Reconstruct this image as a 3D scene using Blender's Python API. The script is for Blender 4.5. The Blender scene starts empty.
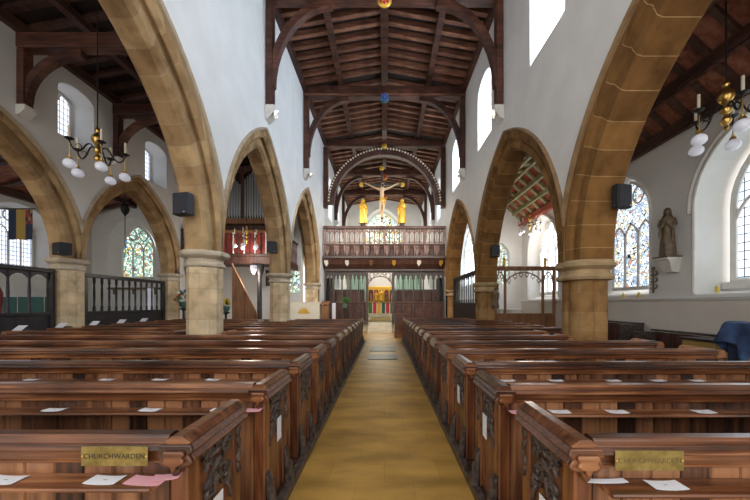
import bpy, bmesh, math, random
from mathutils import Vector, Matrix
random.seed(7)
PI = math.pi
sc = bpy.context.scene
COL = sc.collection

# ------------------------------------------------------------------ materials
def new_mat(name):
    m = bpy.data.materials.new(name); m.use_nodes = True
    nt = m.node_tree
    return m, nt, nt.nodes['Principled BSDF']

def N(nt, t, **kw):
    n = nt.nodes.new(t)
    for k, v in kw.items():
        if hasattr(n, k) and not k.startswith('i_'):
            setattr(n, k, v)
    return n

def ramp(nt, stops):
    r = nt.nodes.new('ShaderNodeValToRGB')
    el = r.color_ramp.elements
    while len(el) < len(stops): el.new(0.5)
    for e, (p, c) in zip(el, stops):
        e.position = p; e.color = (c[0], c[1], c[2], 1)
    return r

def mapped(nt, scale, coord='Object'):
    tc = nt.nodes.new('ShaderNodeTexCoord'); mp = nt.nodes.new('ShaderNodeMapping')
    mp.inputs['Scale'].default_value = scale
    nt.links.new(tc.outputs[coord], mp.inputs['Vector'])
    return mp.outputs['Vector']

def plain(name, c, rough=.6, metal=0, spec=None, emit=0, coat=0):
    m, nt, b = new_mat(name)
    b.inputs['Base Color'].default_value = (*c, 1)
    b.inputs['Roughness'].default_value = rough
    b.inputs['Metallic'].default_value = metal
    if spec is not None: b.inputs['Specular IOR Level'].default_value = spec
    if coat: b.inputs['Coat Weight'].default_value = coat
    if emit:
        b.inputs['Emission Color'].default_value = (*c, 1); b.inputs['Emission Strength'].default_value = emit
    return m

def noisy(name, c1, c2, scale=(4, 4, 4), rough=.6, detail=4, bump=0, metal=0, lo=.35, hi=.65):
    m, nt, b = new_mat(name)
    v = mapped(nt, scale)
    n = N(nt, 'ShaderNodeTexNoise'); n.inputs['Scale'].default_value = 1; n.inputs['Detail'].default_value = detail
    nt.links.new(v, n.inputs['Vector'])
    r = ramp(nt, [(lo, c1), (hi, c2)])
    nt.links.new(n.outputs['Fac'], r.inputs['Fac'])
    nt.links.new(r.outputs['Color'], b.inputs['Base Color'])
    b.inputs['Roughness'].default_value = rough; b.inputs['Metallic'].default_value = metal
    if bump:
        bp = N(nt, 'ShaderNodeBump'); bp.inputs['Strength'].default_value = bump; bp.inputs['Distance'].default_value = .02
        nt.links.new(n.outputs['Fac'], bp.inputs['Height']); nt.links.new(bp.outputs['Normal'], b.inputs['Normal'])
    return m

def wood(name, dark, mid, light, grain=(1.2, 26, 26), rough=.42, coat=0.0, isl=.55):
    m, nt, b = new_mat(name)
    v = mapped(nt, grain)
    n = N(nt, 'ShaderNodeTexNoise'); n.inputs['Scale'].default_value = 1; n.inputs['Detail'].default_value = 5
    n.inputs['Distortion'].default_value = .6
    nt.links.new(v, n.inputs['Vector'])
    g = N(nt, 'ShaderNodeNewGeometry'); oi = N(nt, 'ShaderNodeObjectInfo')
    v2 = mapped(nt, (1.6, 1.6, 1.6))
    n2 = N(nt, 'ShaderNodeTexNoise'); n2.inputs['Scale'].default_value = 1; n2.inputs['Detail'].default_value = 3
    nt.links.new(v2, n2.inputs['Vector'])
    def math_(op, a, bb):
        q = N(nt, 'ShaderNodeMath', operation=op)
        for i, x in enumerate((a, bb)):
            if isinstance(x, (int, float)): q.inputs[i].default_value = x
            else: nt.links.new(x, q.inputs[i])
        return q.outputs[0]
    t = math_('MULTIPLY', n.outputs['Fac'], .55)
    t = math_('ADD', t, math_('MULTIPLY', math_('SUBTRACT', g.outputs['Random Per Island'], .5), isl * .42))
    t = math_('ADD', t, math_('MULTIPLY', math_('SUBTRACT', oi.outputs['Random'], .5), .12))
    t = math_('ADD', t, math_('MULTIPLY', n2.outputs['Fac'], .42))
    r = ramp(nt, [(.33, dark), (.49, mid), (.68, light)])
    nt.links.new(t, r.inputs['Fac'])
    nt.links.new(r.outputs['Color'], b.inputs['Base Color'])
    b.inputs['Roughness'].default_value = rough
    if coat:
        b.inputs['Coat Weight'].default_value = coat; b.inputs['Coat Roughness'].default_value = .16
    bp = N(nt, 'ShaderNodeBump'); bp.inputs['Strength'].default_value = .15; bp.inputs['Distance'].default_value = .01
    nt.links.new(n.outputs['Fac'], bp.inputs['Height']); nt.links.new(bp.outputs['Normal'], b.inputs['Normal'])
    return m

def stone(name, c1, c2, mortar, uv=False, bw=.42, bh=.26, rough=.85, msize=.012, third=None):
    """ashlar: blocks along the arch (UV) or round the pier (object space)"""
    m, nt, b = new_mat(name)
    tc = N(nt, 'ShaderNodeTexCoord')
    if uv:
        vec = tc.outputs['UV']
    else:
        sp = N(nt, 'ShaderNodeSeparateXYZ'); nt.links.new(tc.outputs['Object'], sp.inputs[0])
        ad = N(nt, 'ShaderNodeMath', operation='ADD'); nt.links.new(sp.outputs[0], ad.inputs[0]); nt.links.new(sp.outputs[1], ad.inputs[1])
        cb = N(nt, 'ShaderNodeCombineXYZ'); nt.links.new(ad.outputs[0], cb.inputs[0]); nt.links.new(sp.outputs[2], cb.inputs[1])
        vec = cb.outputs[0]
    br = N(nt, 'ShaderNodeTexBrick')
    br.inputs['Scale'].default_value = 1; br.inputs['Brick Width'].default_value = bw; br.inputs['Row Height'].default_value = bh
    br.inputs['Mortar Size'].default_value = msize; br.inputs['Mortar Smooth'].default_value = .3
    br.inputs['Color1'].default_value = (*c1, 1); br.inputs['Color2'].default_value = (*c2, 1); br.inputs['Mortar'].default_value = (*mortar, 1)
    nt.links.new(vec, br.inputs['Vector'])
    n = N(nt, 'ShaderNodeTexNoise'); n.inputs['Scale'].default_value = 3.5; n.inputs['Detail'].default_value = 6
    nt.links.new(tc.outputs['Object'], n.inputs['Vector'])
    r = ramp(nt, [(.28, (.58, .54, .49)), (.5, (.98, .96, .92)), (.72, (1.22, 1.19, 1.12))])
    nt.links.new(n.outputs['Fac'], r.inputs['Fac'])
    mx = N(nt, 'ShaderNodeMix', data_type='RGBA', blend_type='MULTIPLY'); mx.inputs[0].default_value = 1
    nt.links.new(br.outputs['Color'], mx.inputs[6]); nt.links.new(r.outputs['Color'], mx.inputs[7])
    nt.links.new(mx.outputs[2], b.inputs['Base Color'])
    b.inputs['Roughness'].default_value = rough; b.inputs['Specular IOR Level'].default_value = .2
    bp = N(nt, 'ShaderNodeBump'); bp.inputs['Strength'].default_value = .25; bp.inputs['Distance'].default_value = .01
    nt.links.new(n.outputs['Fac'], bp.inputs['Height']); nt.links.new(bp.outputs['Normal'], b.inputs['Normal'])
    return m

def leaded(name, c1, c2, lead, strength, w=.13, h=.17, uvnoise=2.0):
    """clear leaded panes with daylight behind"""
    m, nt, b = new_mat(name)
    tc = N(nt, 'ShaderNodeTexCoord')
    br = N(nt, 'ShaderNodeTexBrick'); br.offset = 0
    br.inputs['Scale'].default_value = 1; br.inputs['Brick Width'].default_value = w; br.inputs['Row Height'].default_value = h
    br.inputs['Mortar Size'].default_value = .011; br.inputs['Mortar Smooth'].default_value = 0
    nt.links.new(tc.outputs['UV'], br.inputs['Vector'])
    n = N(nt, 'ShaderNodeTexNoise'); n.inputs['Scale'].default_value = uvnoise; n.inputs['Detail'].default_value = 2
    nt.links.new(tc.outputs['UV'], n.inputs['Vector'])
    r = ramp(nt, [(.4, c1), (.62, c2)]); nt.links.new(n.outputs['Fac'], r.inputs['Fac'])
    mx = N(nt, 'ShaderNodeMix', data_type='RGBA')
    nt.links.new(br.outputs['Fac'], mx.inputs[0]); nt.links.new(r.outputs['Color'], mx.inputs[6]); mx.inputs[7].default_value = (*lead, 1)
    nt.links.new(mx.outputs[2], b.inputs['Emission Color'])
    b.inputs['Emission Strength'].default_value = strength
    b.inputs['Base Color'].default_value = (.05, .05, .06, 1); b.inputs['Roughness'].default_value = .15
    return m

def stained(name, stops, strength, scale=9, lead=.06):
    m, nt, b = new_mat(name)
    tc = N(nt, 'ShaderNodeTexCoord')
    v = N(nt, 'ShaderNodeTexVoronoi'); v.inputs['Scale'].default_value = scale
    nt.links.new(tc.outputs['UV'], v.inputs['Vector'])
    e = N(nt, 'ShaderNodeTexVoronoi', feature='DISTANCE_TO_EDGE'); e.inputs['Scale'].default_value = scale
    nt.links.new(tc.outputs['UV'], e.inputs['Vector'])
    sp = N(nt, 'ShaderNodeSeparateColor'); nt.links.new(v.outputs['Color'], sp.inputs[0])
    r = ramp(nt, stops); r.color_ramp.interpolation = 'CONSTANT'
    nt.links.new(sp.outputs[0], r.inputs['Fac'])
    lt = N(nt, 'ShaderNodeMath', operation='LESS_THAN'); lt.inputs[1].default_value = lead
    nt.links.new(e.outputs['Distance'], lt.inputs[0])
    mx = N(nt, 'ShaderNodeMix', data_type='RGBA')
    nt.links.new(lt.outputs[0], mx.inputs[0]); nt.links.new(r.outputs['Color'], mx.inputs[6]); mx.inputs[7].default_value = (.01, .01, .01, 1)
    nt.links.new(mx.outputs[2], b.inputs['Emission Color'])
    b.inputs['Emission Strength'].default_value = strength
    b.inputs['Base Color'].default_value = (.05, .05, .05, 1); b.inputs['Roughness'].default_value = .2
    return m

M = {}
M['plaster'] = noisy('white_plaster', (.74, .735, .72), (.80, .795, .78), (1.5, 1.5, 1.5), .9)
M['plaster_organ'] = noisy('white_plaster_warm', (.70, .695, .67), (.76, .75, .73), (1.5, 1.5, 1.5), .9)
M['dado'] = noisy('cream_plaster', (.66, .62, .56), (.72, .68, .62), (1.5, 1.5, 1.5), .9)
M['stone_pale'] = stone('pale_limestone', (.74, .60, .41), (.64, .49, .31), (.58, .46, .31), bw=.48, bh=.30)
M['stone_cap'] = noisy('grey_limestone', (.50, .42, .31), (.60, .51, .38), (5, 5, 5), .85, bump=.15)
M['ring_pale'] = stone('pale_voussoirs', (.45, .31, .165), (.25, .15, .072), (.36, .27, .17), uv=True, bw=.33, bh=9, msize=.007)
M['stone_ochre'] = stone('ochre_ironstone', (.43, .265, .115), (.28, .155, .06), (.33, .21, .11), bw=.5, bh=.34, msize=.006)
M['cap_ochre'] = noisy('ochre_moulded_stone', (.36, .25, .13), (.46, .33, .18), (5, 5, 5), .85, bump=.15)
M['ring_ochre'] = stone('ochre_voussoirs', (.25, .130, .043), (.135, .066, .022), (.42, .28, .14), uv=True, bw=.38, bh=9, msize=.006)
M['hood'] = noisy('hood_stone', (.36, .28, .19), (.46, .37, .26), (5, 5, 5), .85)
M['hood_ochre'] = noisy('hood_brown_stone', (.20, .12, .06), (.30, .19, .09), (4, 4, 4), .85)
M['corbel'] = noisy('whitened_stone', (.66, .64, .60), (.74, .72, .68), (6, 6, 6), .85)
M['roof'] = wood('roof_timber', (.022, .009, .007), (.06, .024, .016), (.12, .052, .034), (14, 1.2, 14), .6)
M['rafter'] = wood('rafter_timber', (.06, .022, .012), (.17, .066, .036), (.36, .165, .092), (1.2, 14, 14), .6)
M['roofboard'] = wood('roof_boards', (.007, .003, .002), (.018, .007, .005), (.05, .022, .014), (14, 1.2, 14), .75)
M['truss'] = wood('truss_timber', (.022, .007, .004), (.06, .019, .011), (.15, .058, .034), (1.5, 14, 14), .55)
M['aisle_roof'] = wood('aisle_roof_boards', (.12, .038, .022), (.27, .095, .055), (.42, .18, .11), (2, 10, 10), .75)
M['pew'] = wood('pew_oak', (.030, .009, .004), (.165, .056, .020), (.50, .225, .095), (1.2, 30, 30), .32, .6)
M['pew_board'] = wood('pew_boarding', (.026, .010, .006), (.13, .051, .023), (.36, .165, .075), (30, 30, 2), .42, .2, isl=1.0)
M['pew_end'] = wood('pew_end_oak', (.03, .009, .004), (.15, .050, .019), (.40, .16, .066), (24, 24, 1.6), .34, .5)
M['carved'] = noisy('dark_carved_oak', (.03, .022, .019), (.12, .092, .082), (18, 18, 18), .38, bump=.3)
M['black_wood'] = noisy('black_painted_wood', (.012, .011, .013), (.03, .027, .03), (6, 6, 6), .4)
M['screen'] = wood('screen_oak', (.028, .011, .009), (.07, .028, .021), (.14, .064, .047), (12, 12, 2), .5)
M['screen_light'] = wood('fretwork_oak', (.13, .075, .06), (.25, .155, .13), (.38, .26, .22), (12, 12, 2), .5)
M['brown_wood'] = wood('golden_brown_wood', (.16, .07, .03), (.27, .125, .055), (.38, .19, .09), (12, 12, 1.5), .5)
M['brass'] = plain('brass', (.72, .47, .14), .28, 1)
M['brass_plate'] = noisy('worn_brass', (.20, .145, .04), (.36, .27, .085), (22, 22, 22), .42, metal=.6)
M['letter'] = plain('dark_engraving', (.055, .035, .015), .6)
M['gold'] = plain('gilding', (.83, .50, .07), .38, .55)
M['iron'] = plain('dark_iron', (.03, .026, .024), .5, .4)
M['candle'] = plain('ivory_wax', (.80, .74, .60), .5)
M['globe'] = plain('opal_glass', (.72, .74, .84), .25, emit=.12)
M['paper'] = plain('white_paper', (.80, .82, .88), .8)
M['pink'] = plain('pink_paper', (.74, .38, .43), .8)
M['ink'] = plain('grey_print', (.25, .27, .33), .8)
M['speaker'] = plain('black_speaker', (.012, .013, .018), .5)
M['speaker_grille'] = noisy('speaker_grille', (.012, .013, .02), (.03, .032, .045), (60, 60, 60), .6)
M['bronze'] = noisy('brown_carving', (.10, .07, .042), (.19, .14, .085), (9, 9, 9), .55)
M['flesh'] = noisy('painted_flesh', (.62, .40, .22), (.72, .50, .30), (9, 9, 9), .5)
M['cloth_white'] = noisy('cream_cloth', (.88, .83, .68), (.92, .88, .76), (5, 5, 5), .9)
M['blue_cloth'] = noisy('blue_fabric', (.014, .030, .085), (.06, .12, .28), (5, 5, 5), .8, bump=.4)
M['navy'] = plain('navy_cloth', (.022, .035, .075), .9)
M['flag_gold'] = plain('old_gold_cloth', (.36, .25, .07), .9)
M['flag_red'] = plain('red_cloth', (.26, .045, .05), .9)
M['curtain'] = plain('pale_green_cloth', (.34, .50, .42), .9)
M['teal'] = plain('teal_board', (.045, .13, .125), .7)
M['leaf'] = noisy('green_leaf', (.03, .10, .02), (.08, .22, .05), (9, 9, 9), .6)
M['petal_white'] = plain('white_petals', (.82, .82, .78), .8)
M['petal_red'] = plain('red_petals', (.60, .05, .06), .8)
M['petal_blue'] = plain('blue_petals', (.08, .14, .50), .8)
M['petal_yellow'] = plain('yellow_petals', (.78, .60, .10), .8)
M['vase'] = plain('green_glaze', (.09, .17, .14), .35)
M['pipe'] = plain('pipe_metal', (.50, .53, .56), .3, .45)
M['red_panel'] = noisy('red_painted_panel', (.22, .020, .018), (.32, .04, .03), (6, 6, 6), .6)
M['green_rib'] = noisy('green_painted_rib', (.30, .30, .16), (.46, .42, .22), (8, 8, 8), .6)
M['red_tile'] = noisy('red_ceiling_panel', (.36, .075, .05), (.52, .13, .085), (8, 8, 8), .7)
M['pellet'] = plain('cream_paint', (.82, .74, .55), .6)
M['white_paint'] = plain('white_paint', (.80, .80, .78), .6)
M['tracery'] = noisy('white_stone_tracery', (.70, .69, .66), (.78, .77, .74), (6, 6, 6), .8)
M['step'] = noisy('pale_step_stone', (.56, .50, .38), (.68, .62, .48), (4, 4, 4), .6)
M['slab'] = noisy('slate_ledger', (.05, .056, .054), (.10, .105, .098), (5, 5, 5), .4)
M['platform'] = wood('platform_boards', (.035, .014, .009), (.075, .033, .02), (.12, .056, .033), (1.5, 12, 12), .55)
M['clear'] = leaded('clerestory_glass', (.62, .79, 1.0), (.74, .87, 1.0), (.25, .27, .32), 27.0, .16, .22)
M['clear_far'] = leaded('chancel_glass', (.72, .85, 1.0), (.84, .92, 1.0), (.25, .27, .32), 6.0, .16, .22)
M['clear_bright'] = leaded('bright_leaded_glass', (.74, .86, 1.0), (.95, .98, 1.0), (.16, .17, .2), 2.2, .135, .17)
M['clear_side'] = leaded('leaded_glass', (.55, .72, .80), (.92, .96, 1.0), (.035, .04, .06), 1.15, .135, .17, 1.6)
M['clear_north'] = leaded('leaded_glass_grey', (.60, .70, .92), (.92, .95, 1.0), (.08, .09, .13), 1.0, .10, .15, 1.6)
M['stain'] = stained('stained_glass', [(0, (.62, .76, .88)), (.3, (.92, .95, 1.0)), (.66, (.70, .60, .36)), (.76, (.32, .44, .66)), (.86, (.52, .24, .16)), (.9, (.80, .86, .82))], .85, 13)
M['stain_green'] = stained('green_stained_glass', [(0, (.20, .40, .30)), (.18, (.58, .80, .70)), (.5, (.78, .90, .70)), (.74, (.50, .40, .12)), (.83, (.07, .16, .34)), (.92, (.30, .12, .08))], 0.85, 13)
M['stain_east'] = stained('east_stained_glass', [(0, (.42, .58, .40)), (.3, (.74, .85, .62)), (.55, (.85, .88, .72)), (.78, (.58, .48, .14)), (.9, (.28, .42, .45))], 1.6, 4)

# floor: worn golden tiles
def floor_mat():
    m, nt, b = new_mat('golden_floor_tiles')
    tc = N(nt, 'ShaderNodeTexCoord')
    br = N(nt, 'ShaderNodeTexBrick'); br.offset = .5
    br.inputs['Scale'].default_value = 1; br.inputs['Brick Width'].default_value = .48; br.inputs['Row Height'].default_value = .36
    br.inputs['Mortar Size'].default_value = .004
    br.inputs['Color1'].default_value = (.55, .33, .085, 1); br.inputs['Color2'].default_value = (.49, .29, .07, 1); br.inputs['Mortar'].default_value = (.44, .265, .065, 1)
    nt.links.new(tc.outputs['Object'], br.inputs['Vector'])
    mp = N(nt, 'ShaderNodeMapping'); mp.inputs['Scale'].default_value = (1.0, 2.6, 1); mp.inputs['Rotation'].default_value = (0, 0, .35)
    nt.links.new(tc.outputs['Object'], mp.inputs['Vector'])
    n = N(nt, 'ShaderNodeTexNoise'); n.inputs['Scale'].default_value = 1.3; n.inputs['Detail'].default_value = 3
    nt.links.new(mp.outputs['Vector'], n.inputs['Vector'])
    r = ramp(nt, [(.32, (.66, .64, .60)), (.62, (1.12, 1.10, 1.05))]); nt.links.new(n.outputs['Fac'], r.inputs['Fac'])
    mx = N(nt, 'ShaderNodeMix', data_type='RGBA', blend_type='MULTIPLY'); mx.inputs[0].default_value = 1
    nt.links.new(br.outputs['Color'], mx.inputs[6]); nt.links.new(r.outputs['Color'], mx.inputs[7])
    nt.links.new(mx.outputs[2], b.inputs['Base Color'])
    b.inputs['Roughness'].default_value = .42
    return m
M['floor'] = floor_mat()

# ------------------------------------------------------------------ mesh builder
class MB:
    def __init__(s): s.v = []; s.f = []; s.uv = {}
    def add(s, verts, faces, uvs=None):
        o = len(s.v); s.v += [tuple(p) for p in verts]
        for i, f in enumerate(faces):
            s.f.append(tuple(o + k for k in f))
            if uvs: s.uv[len(s.f) - 1] = uvs[i]
        return s
    def box(s, x0, x1, y0, y1, z0, z1):
        if x0 > x1: x0, x1 = x1, x0
        if y0 > y1: y0, y1 = y1, y0
        return s.add([(x0, y0, z0), (x1, y0, z0), (x1, y1, z0), (x0, y1, z0), (x0, y0, z1), (x1, y0, z1), (x1, y1, z1), (x0, y1, z1)],
              [(0, 3, 2, 1), (4, 5, 6, 7), (0, 1, 5, 4), (1, 2, 6, 5), (2, 3, 7, 6), (3, 0, 4, 7)])
    def cbox(s, x0, x1, y0, y1, z0, z1, c=.01):
        """box with chamfered edges"""
        if x0 > x1: x0, x1 = x1, x0
        if y0 > y1: y0, y1 = y1, y0
        c = min(c, (x1 - x0) * .45, (y1 - y0) * .45, (z1 - z0) * .45)
        b = bmesh.new(); bmesh.ops.create_cube(b, size=1)
        for v in b.verts:
            v.co = Vector(((x0 + x1) / 2 + v.co.x * (x1 - x0), (y0 + y1) / 2 + v.co.y * (y1 - y0), (z0 + z1) / 2 + v.co.z * (z1 - z0)))
        bmesh.ops.bevel(b, geom=list(b.edges), offset=c, segments=2, affect='EDGES', profile=.5)
        b.verts.index_update()
        s.add([v.co[:] for v in b.verts], [[v.index for v in f.verts] for f in b.faces]); b.free()
        return s
    def prism(s, poly, a, b, fn):
        """poly of 2D points, extruded from a to b; fn(p,q,t)->xyz"""
        n = len(poly)
        V = [fn(p[0], p[1], a) for p in poly] + [fn(p[0], p[1], b) for p in poly]
        F = [tuple(range(n))[::-1], tuple(range(n, 2 * n))] + [(i, (i + 1) % n, n + (i + 1) % n, n + i) for i in range(n)]
        return s.add(V, F)
    def lathe(s, prof, c, seg=16, rot=0, fn=None, sx=1, sy=1):
        n = len(prof); V = []
        for r, z in prof:
            for k in range(seg):
                a = rot + 2 * PI * k / seg
                rr = r * (fn(a) if fn else 1)
                V.append((c[0] + rr * math.cos(a) * sx, c[1] + rr * math.sin(a) * sy, c[2] + z))
        F = []
        for i in range(n - 1):
            for k in range(seg):
                F.append((i * seg + k, i * seg + (k + 1) % seg, (i + 1) * seg + (k + 1) % seg, (i + 1) * seg + k))
        F.append(tuple(range(seg))[::-1]); F.append(tuple((n - 1) * seg + k for k in range(seg)))
        return s.add(V, F)
    def tube(s, pts, r, seg=6, closed=False):
        pts = [Vector(p) for p in pts]; n = len(pts)
        rs = r if isinstance(r, (list, tuple)) else [r] * n
        V = []; prev = None
        for i, p in enumerate(pts):
            if closed: d = pts[(i + 1) % n] - pts[i - 1]
            else: d = pts[min(i + 1, n - 1)] - pts[max(i - 1, 0)]
            d.normalize()
            if prev is None:
                up = Vector((0, 0, 1)) if abs(d.z) < .9 else Vector((1, 0, 0))
                a = d.cross(up).normalized()
            else:
                a = (prev - d * prev.dot(d)).normalized()
            prev = a; b = d.cross(a)
            for k in range(seg):
                t = 2 * PI * k / seg + PI / seg
                V.append(p + (a * math.cos(t) + b * math.sin(t)) * rs[i])
        F = []
        m = n if closed else n - 1
        for i in range(m):
            j = (i + 1) % n
            for k in range(seg):
                F.append((i * seg + k, i * seg + (k + 1) % seg, j * seg + (k + 1) % seg, j * seg + k))
        if not closed:
            F.append(tuple(range(seg))[::-1]); F.append(tuple((n - 1) * seg + k for k in range(seg)))
        return s.add(V, F)
    def ball(s, c, r, sub=2, sx=1, sy=1, sz=1):
        b = bmesh.new(); bmesh.ops.create_icosphere(b, subdivisions=sub, radius=r)
        b.verts.index_update()
        s.add([(c[0] + v.co.x * sx, c[1] + v.co.y * sy, c[2] + v.co.z * sz) for v in b.verts], [[v.index for v in f.verts] for f in b.faces]); b.free()
        return s
    def leafblob(s, c, ax, l, w, t, n=(1, 0, 0)):
        """flattened almond lying in the plane with normal n, long axis ax"""
        ax = Vector(ax).normalized(); n = Vector(n).normalized(); sd = n.cross(ax)
        b = bmesh.new(); bmesh.ops.create_icosphere(b, subdivisions=1, radius=1); b.verts.index_update()
        V = []
        for v in b.verts:
            k = 1 - .55 * abs(v.co.x)
            V.append(Vector(c) + ax * v.co.x * l + sd * v.co.y * w * k + n * v.co.z * t)
        s.add(V, [[v.index for v in f.verts] for f in b.faces]); b.free()
        return s
    def build(s, name, mat, parent=None, loc=None, smooth=False, recalc=True, bevel=0):
        base = Vector((0, 0, 0))
        if parent is not None:
            q = parent
            while q is not None: base += q.location; q = q.parent
        elif loc is not None: base = Vector(loc)
        me = bpy.data.meshes.new(name)
        me.from_pydata([tuple(Vector(p) - base) for p in s.v], [], s.f)
        if s.uv:
            ul = me.uv_layers.new(name='UVMap')
            for pi, p in enumerate(me.polygons):
                u = s.uv.get(pi)
                if u:
                    for li, c in zip(p.loop_indices, u): ul.data[li].uv = c
        if recalc:
            b = bmesh.new(); b.from_mesh(me); bmesh.ops.recalc_face_normals(b, faces=b.faces); b.to_mesh(me); b.free()
        if smooth:
            for p in me.polygons: p.use_smooth = True
            try: me.set_sharp_from_angle(angle=math.radians(38))
            except Exception: pass
        me.materials.append(mat)
        o = bpy.data.objects.new(name, me); COL.objects.link(o)
        if parent is not None: o.parent = parent
        elif loc is not None: o.location = loc
        if bevel:
            bv = o.modifiers.new('edge', 'BEVEL'); bv.width = bevel; bv.segments = 2; bv.limit_method = 'ANGLE'
        return o

def tag(o, label, cat, group=None):
    o['label'] = label; o['category'] = cat
    if group: o['group'] = group
    return o
def T(name, label, cat, loc=(0, 0, 0), group=None):
    o = bpy.data.objects.new(name, None); COL.objects.link(o); o.location = loc; o.empty_display_size = .1
    return tag(o, label, cat, group)
def S(o):
    o['kind'] = 'structure'; return o
def SE(name, loc=(0, 0, 0)):
    o = bpy.data.objects.new(name, None); COL.objects.link(o); o.location = loc
    return S(o)
def dup(root, loc, label=None, group=None):
    r = root.copy(); COL.objects.link(r); r.location = loc
    if label: r['label'] = label
    if group: r['group'] = group
    for ch in list(root.children):
        c = ch.copy(); COL.objects.link(c); c.parent = r
        for g in list(ch.children):
            d = g.copy(); COL.objects.link(d); d.parent = c
    return r
ORD = ['front', 'second', 'third', 'fourth', 'fifth', 'sixth', 'seventh', 'eighth', 'ninth', 'tenth', 'eleventh', 'twelfth', 'thirteenth', 'fourteenth', 'fifteenth']

# pixel helpers (the picture's vanishing point is 384.5, 304; eye at 1.5 m)
F = 300.0; VX = 384.5; VY = 304.0; EYE = 1.5
def at(x, y, Y): return ((x - VX) * Y / F, Y, EYE + (VY - y) * Y / F)

# ------------------------------------------------------------------ openings and walls
def samples(s0, s1, n=14):
    return [s0 + (s1 - s0) * (.5 - .5 * math.cos(PI * i / n)) for i in range(n + 1)]
def pointed_z(s, s0, s1, zs, za):
    a = (s1 - s0) / 2; h = za - zs; s = min(max(s, s0), s1)
    if h >= a * .999:
        R = (a * a + h * h) / (2 * a)
        d = (s0 + R - s) if s <= (s0 + s1) / 2 else (s - (s1 - R))
        return zs + math.sqrt(max(0, R * R - d * d))
    u = abs(s - (s0 + s1) / 2) / a
    return zs + h * math.sqrt(max(0, 1 - u * u))
def opening(s0, s1, zsill, zs, za, n=14):
    S_ = samples(s0, s1, n)
    return dict(s=S_, lo=[zsill] * len(S_), hi=[pointed_z(x, s0, s1, zs, za) for x in S_])
def interp(op, key, x):
    S_ = op['s']
    if x <= S_[0]: return op[key][0]
    for i in range(len(S_) - 1):
        if x <= S_[i + 1] + 1e-9:
            t = (x - S_[i]) / max(1e-9, S_[i + 1] - S_[i])
            return op[key][i] + t * (op[key][i + 1] - op[key][i])
    return op[key][-1]
def wall_face(mb, S0, S1, z0, z1, ops, pt):
    br = {S0, S1}
    for o in ops:
        for x in o['s']:
            if S0 < x < S1: br.add(x)
    br = sorted(br)
    zt = z1 if callable(z1) else (lambda s: z1)
    for a, b in zip(br, br[1:]):
        if b - a < 1e-6: continue
        m = (a + b) / 2
        act = sorted([o for o in ops if o['s'][0] <= m <= o['s'][-1]], key=lambda o: interp(o, 'lo', m))
        ca = cb = z0
        for o in act + [None]:
            if o is None: la, lb = zt(a), zt(b)
            else: la, lb = interp(o, 'lo', a), interp(o, 'lo', b)
            if la - ca > 1e-4 or lb - cb > 1e-4:
                mb.add([pt(a, ca), pt(b, cb), pt(b, lb), pt(a, la)], [(0, 1, 2, 3)])
            if o is not None: ca, cb = interp(o, 'hi', a), interp(o, 'hi', b)
def outline(o, skip_lo=False):
    up = list(zip(o['s'], o['hi']))
    if skip_lo: return up
    return list(zip(o['s'], o['lo'])) + up[::-1]
def wall(name, mat, S0, S1, z0, z1, ptf, ptb, fops, bops, floor_ops=()):
    """a wall with two faces, its openings lined by their reveals"""
    mb = MB()
    wall_face(mb, S0, S1, z0, z1, fops, ptf)
    wall_face(mb, S0, S1, z0, z1, bops, ptb)
    for i, (fo, bo) in enumerate(zip(fops, bops)):
        sk = i in floor_ops
        A, B = outline(fo, sk), outline(bo, sk); n = len(A)
        for k in range(n - 1 if sk else n):
            j = (k + 1) % n
            if abs(A[k][0] - A[j][0]) + abs(A[k][1] - A[j][1]) < 1e-6: continue
            mb.add([ptf(*A[k]), ptf(*A[j]), ptb(*B[j]), ptb(*B[k])], [(0, 1, 2, 3)])
    zt = z1 if callable(z1) else (lambda s: z1)
    mb.add([ptf(S0, zt(S0)), ptf(S1, zt(S1)), ptb(S1, zt(S1)), ptb(S0, zt(S0))], [(0, 1, 2, 3)])
    for s_ in (S0, S1):
        mb.add([ptf(s_, z0), ptf(s_, zt(s_)), ptb(s_, zt(s_)), ptb(s_, z0)], [(0, 1, 2, 3)])
    o = mb.build(name, mat, recalc=False)
    return S(o)

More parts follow.
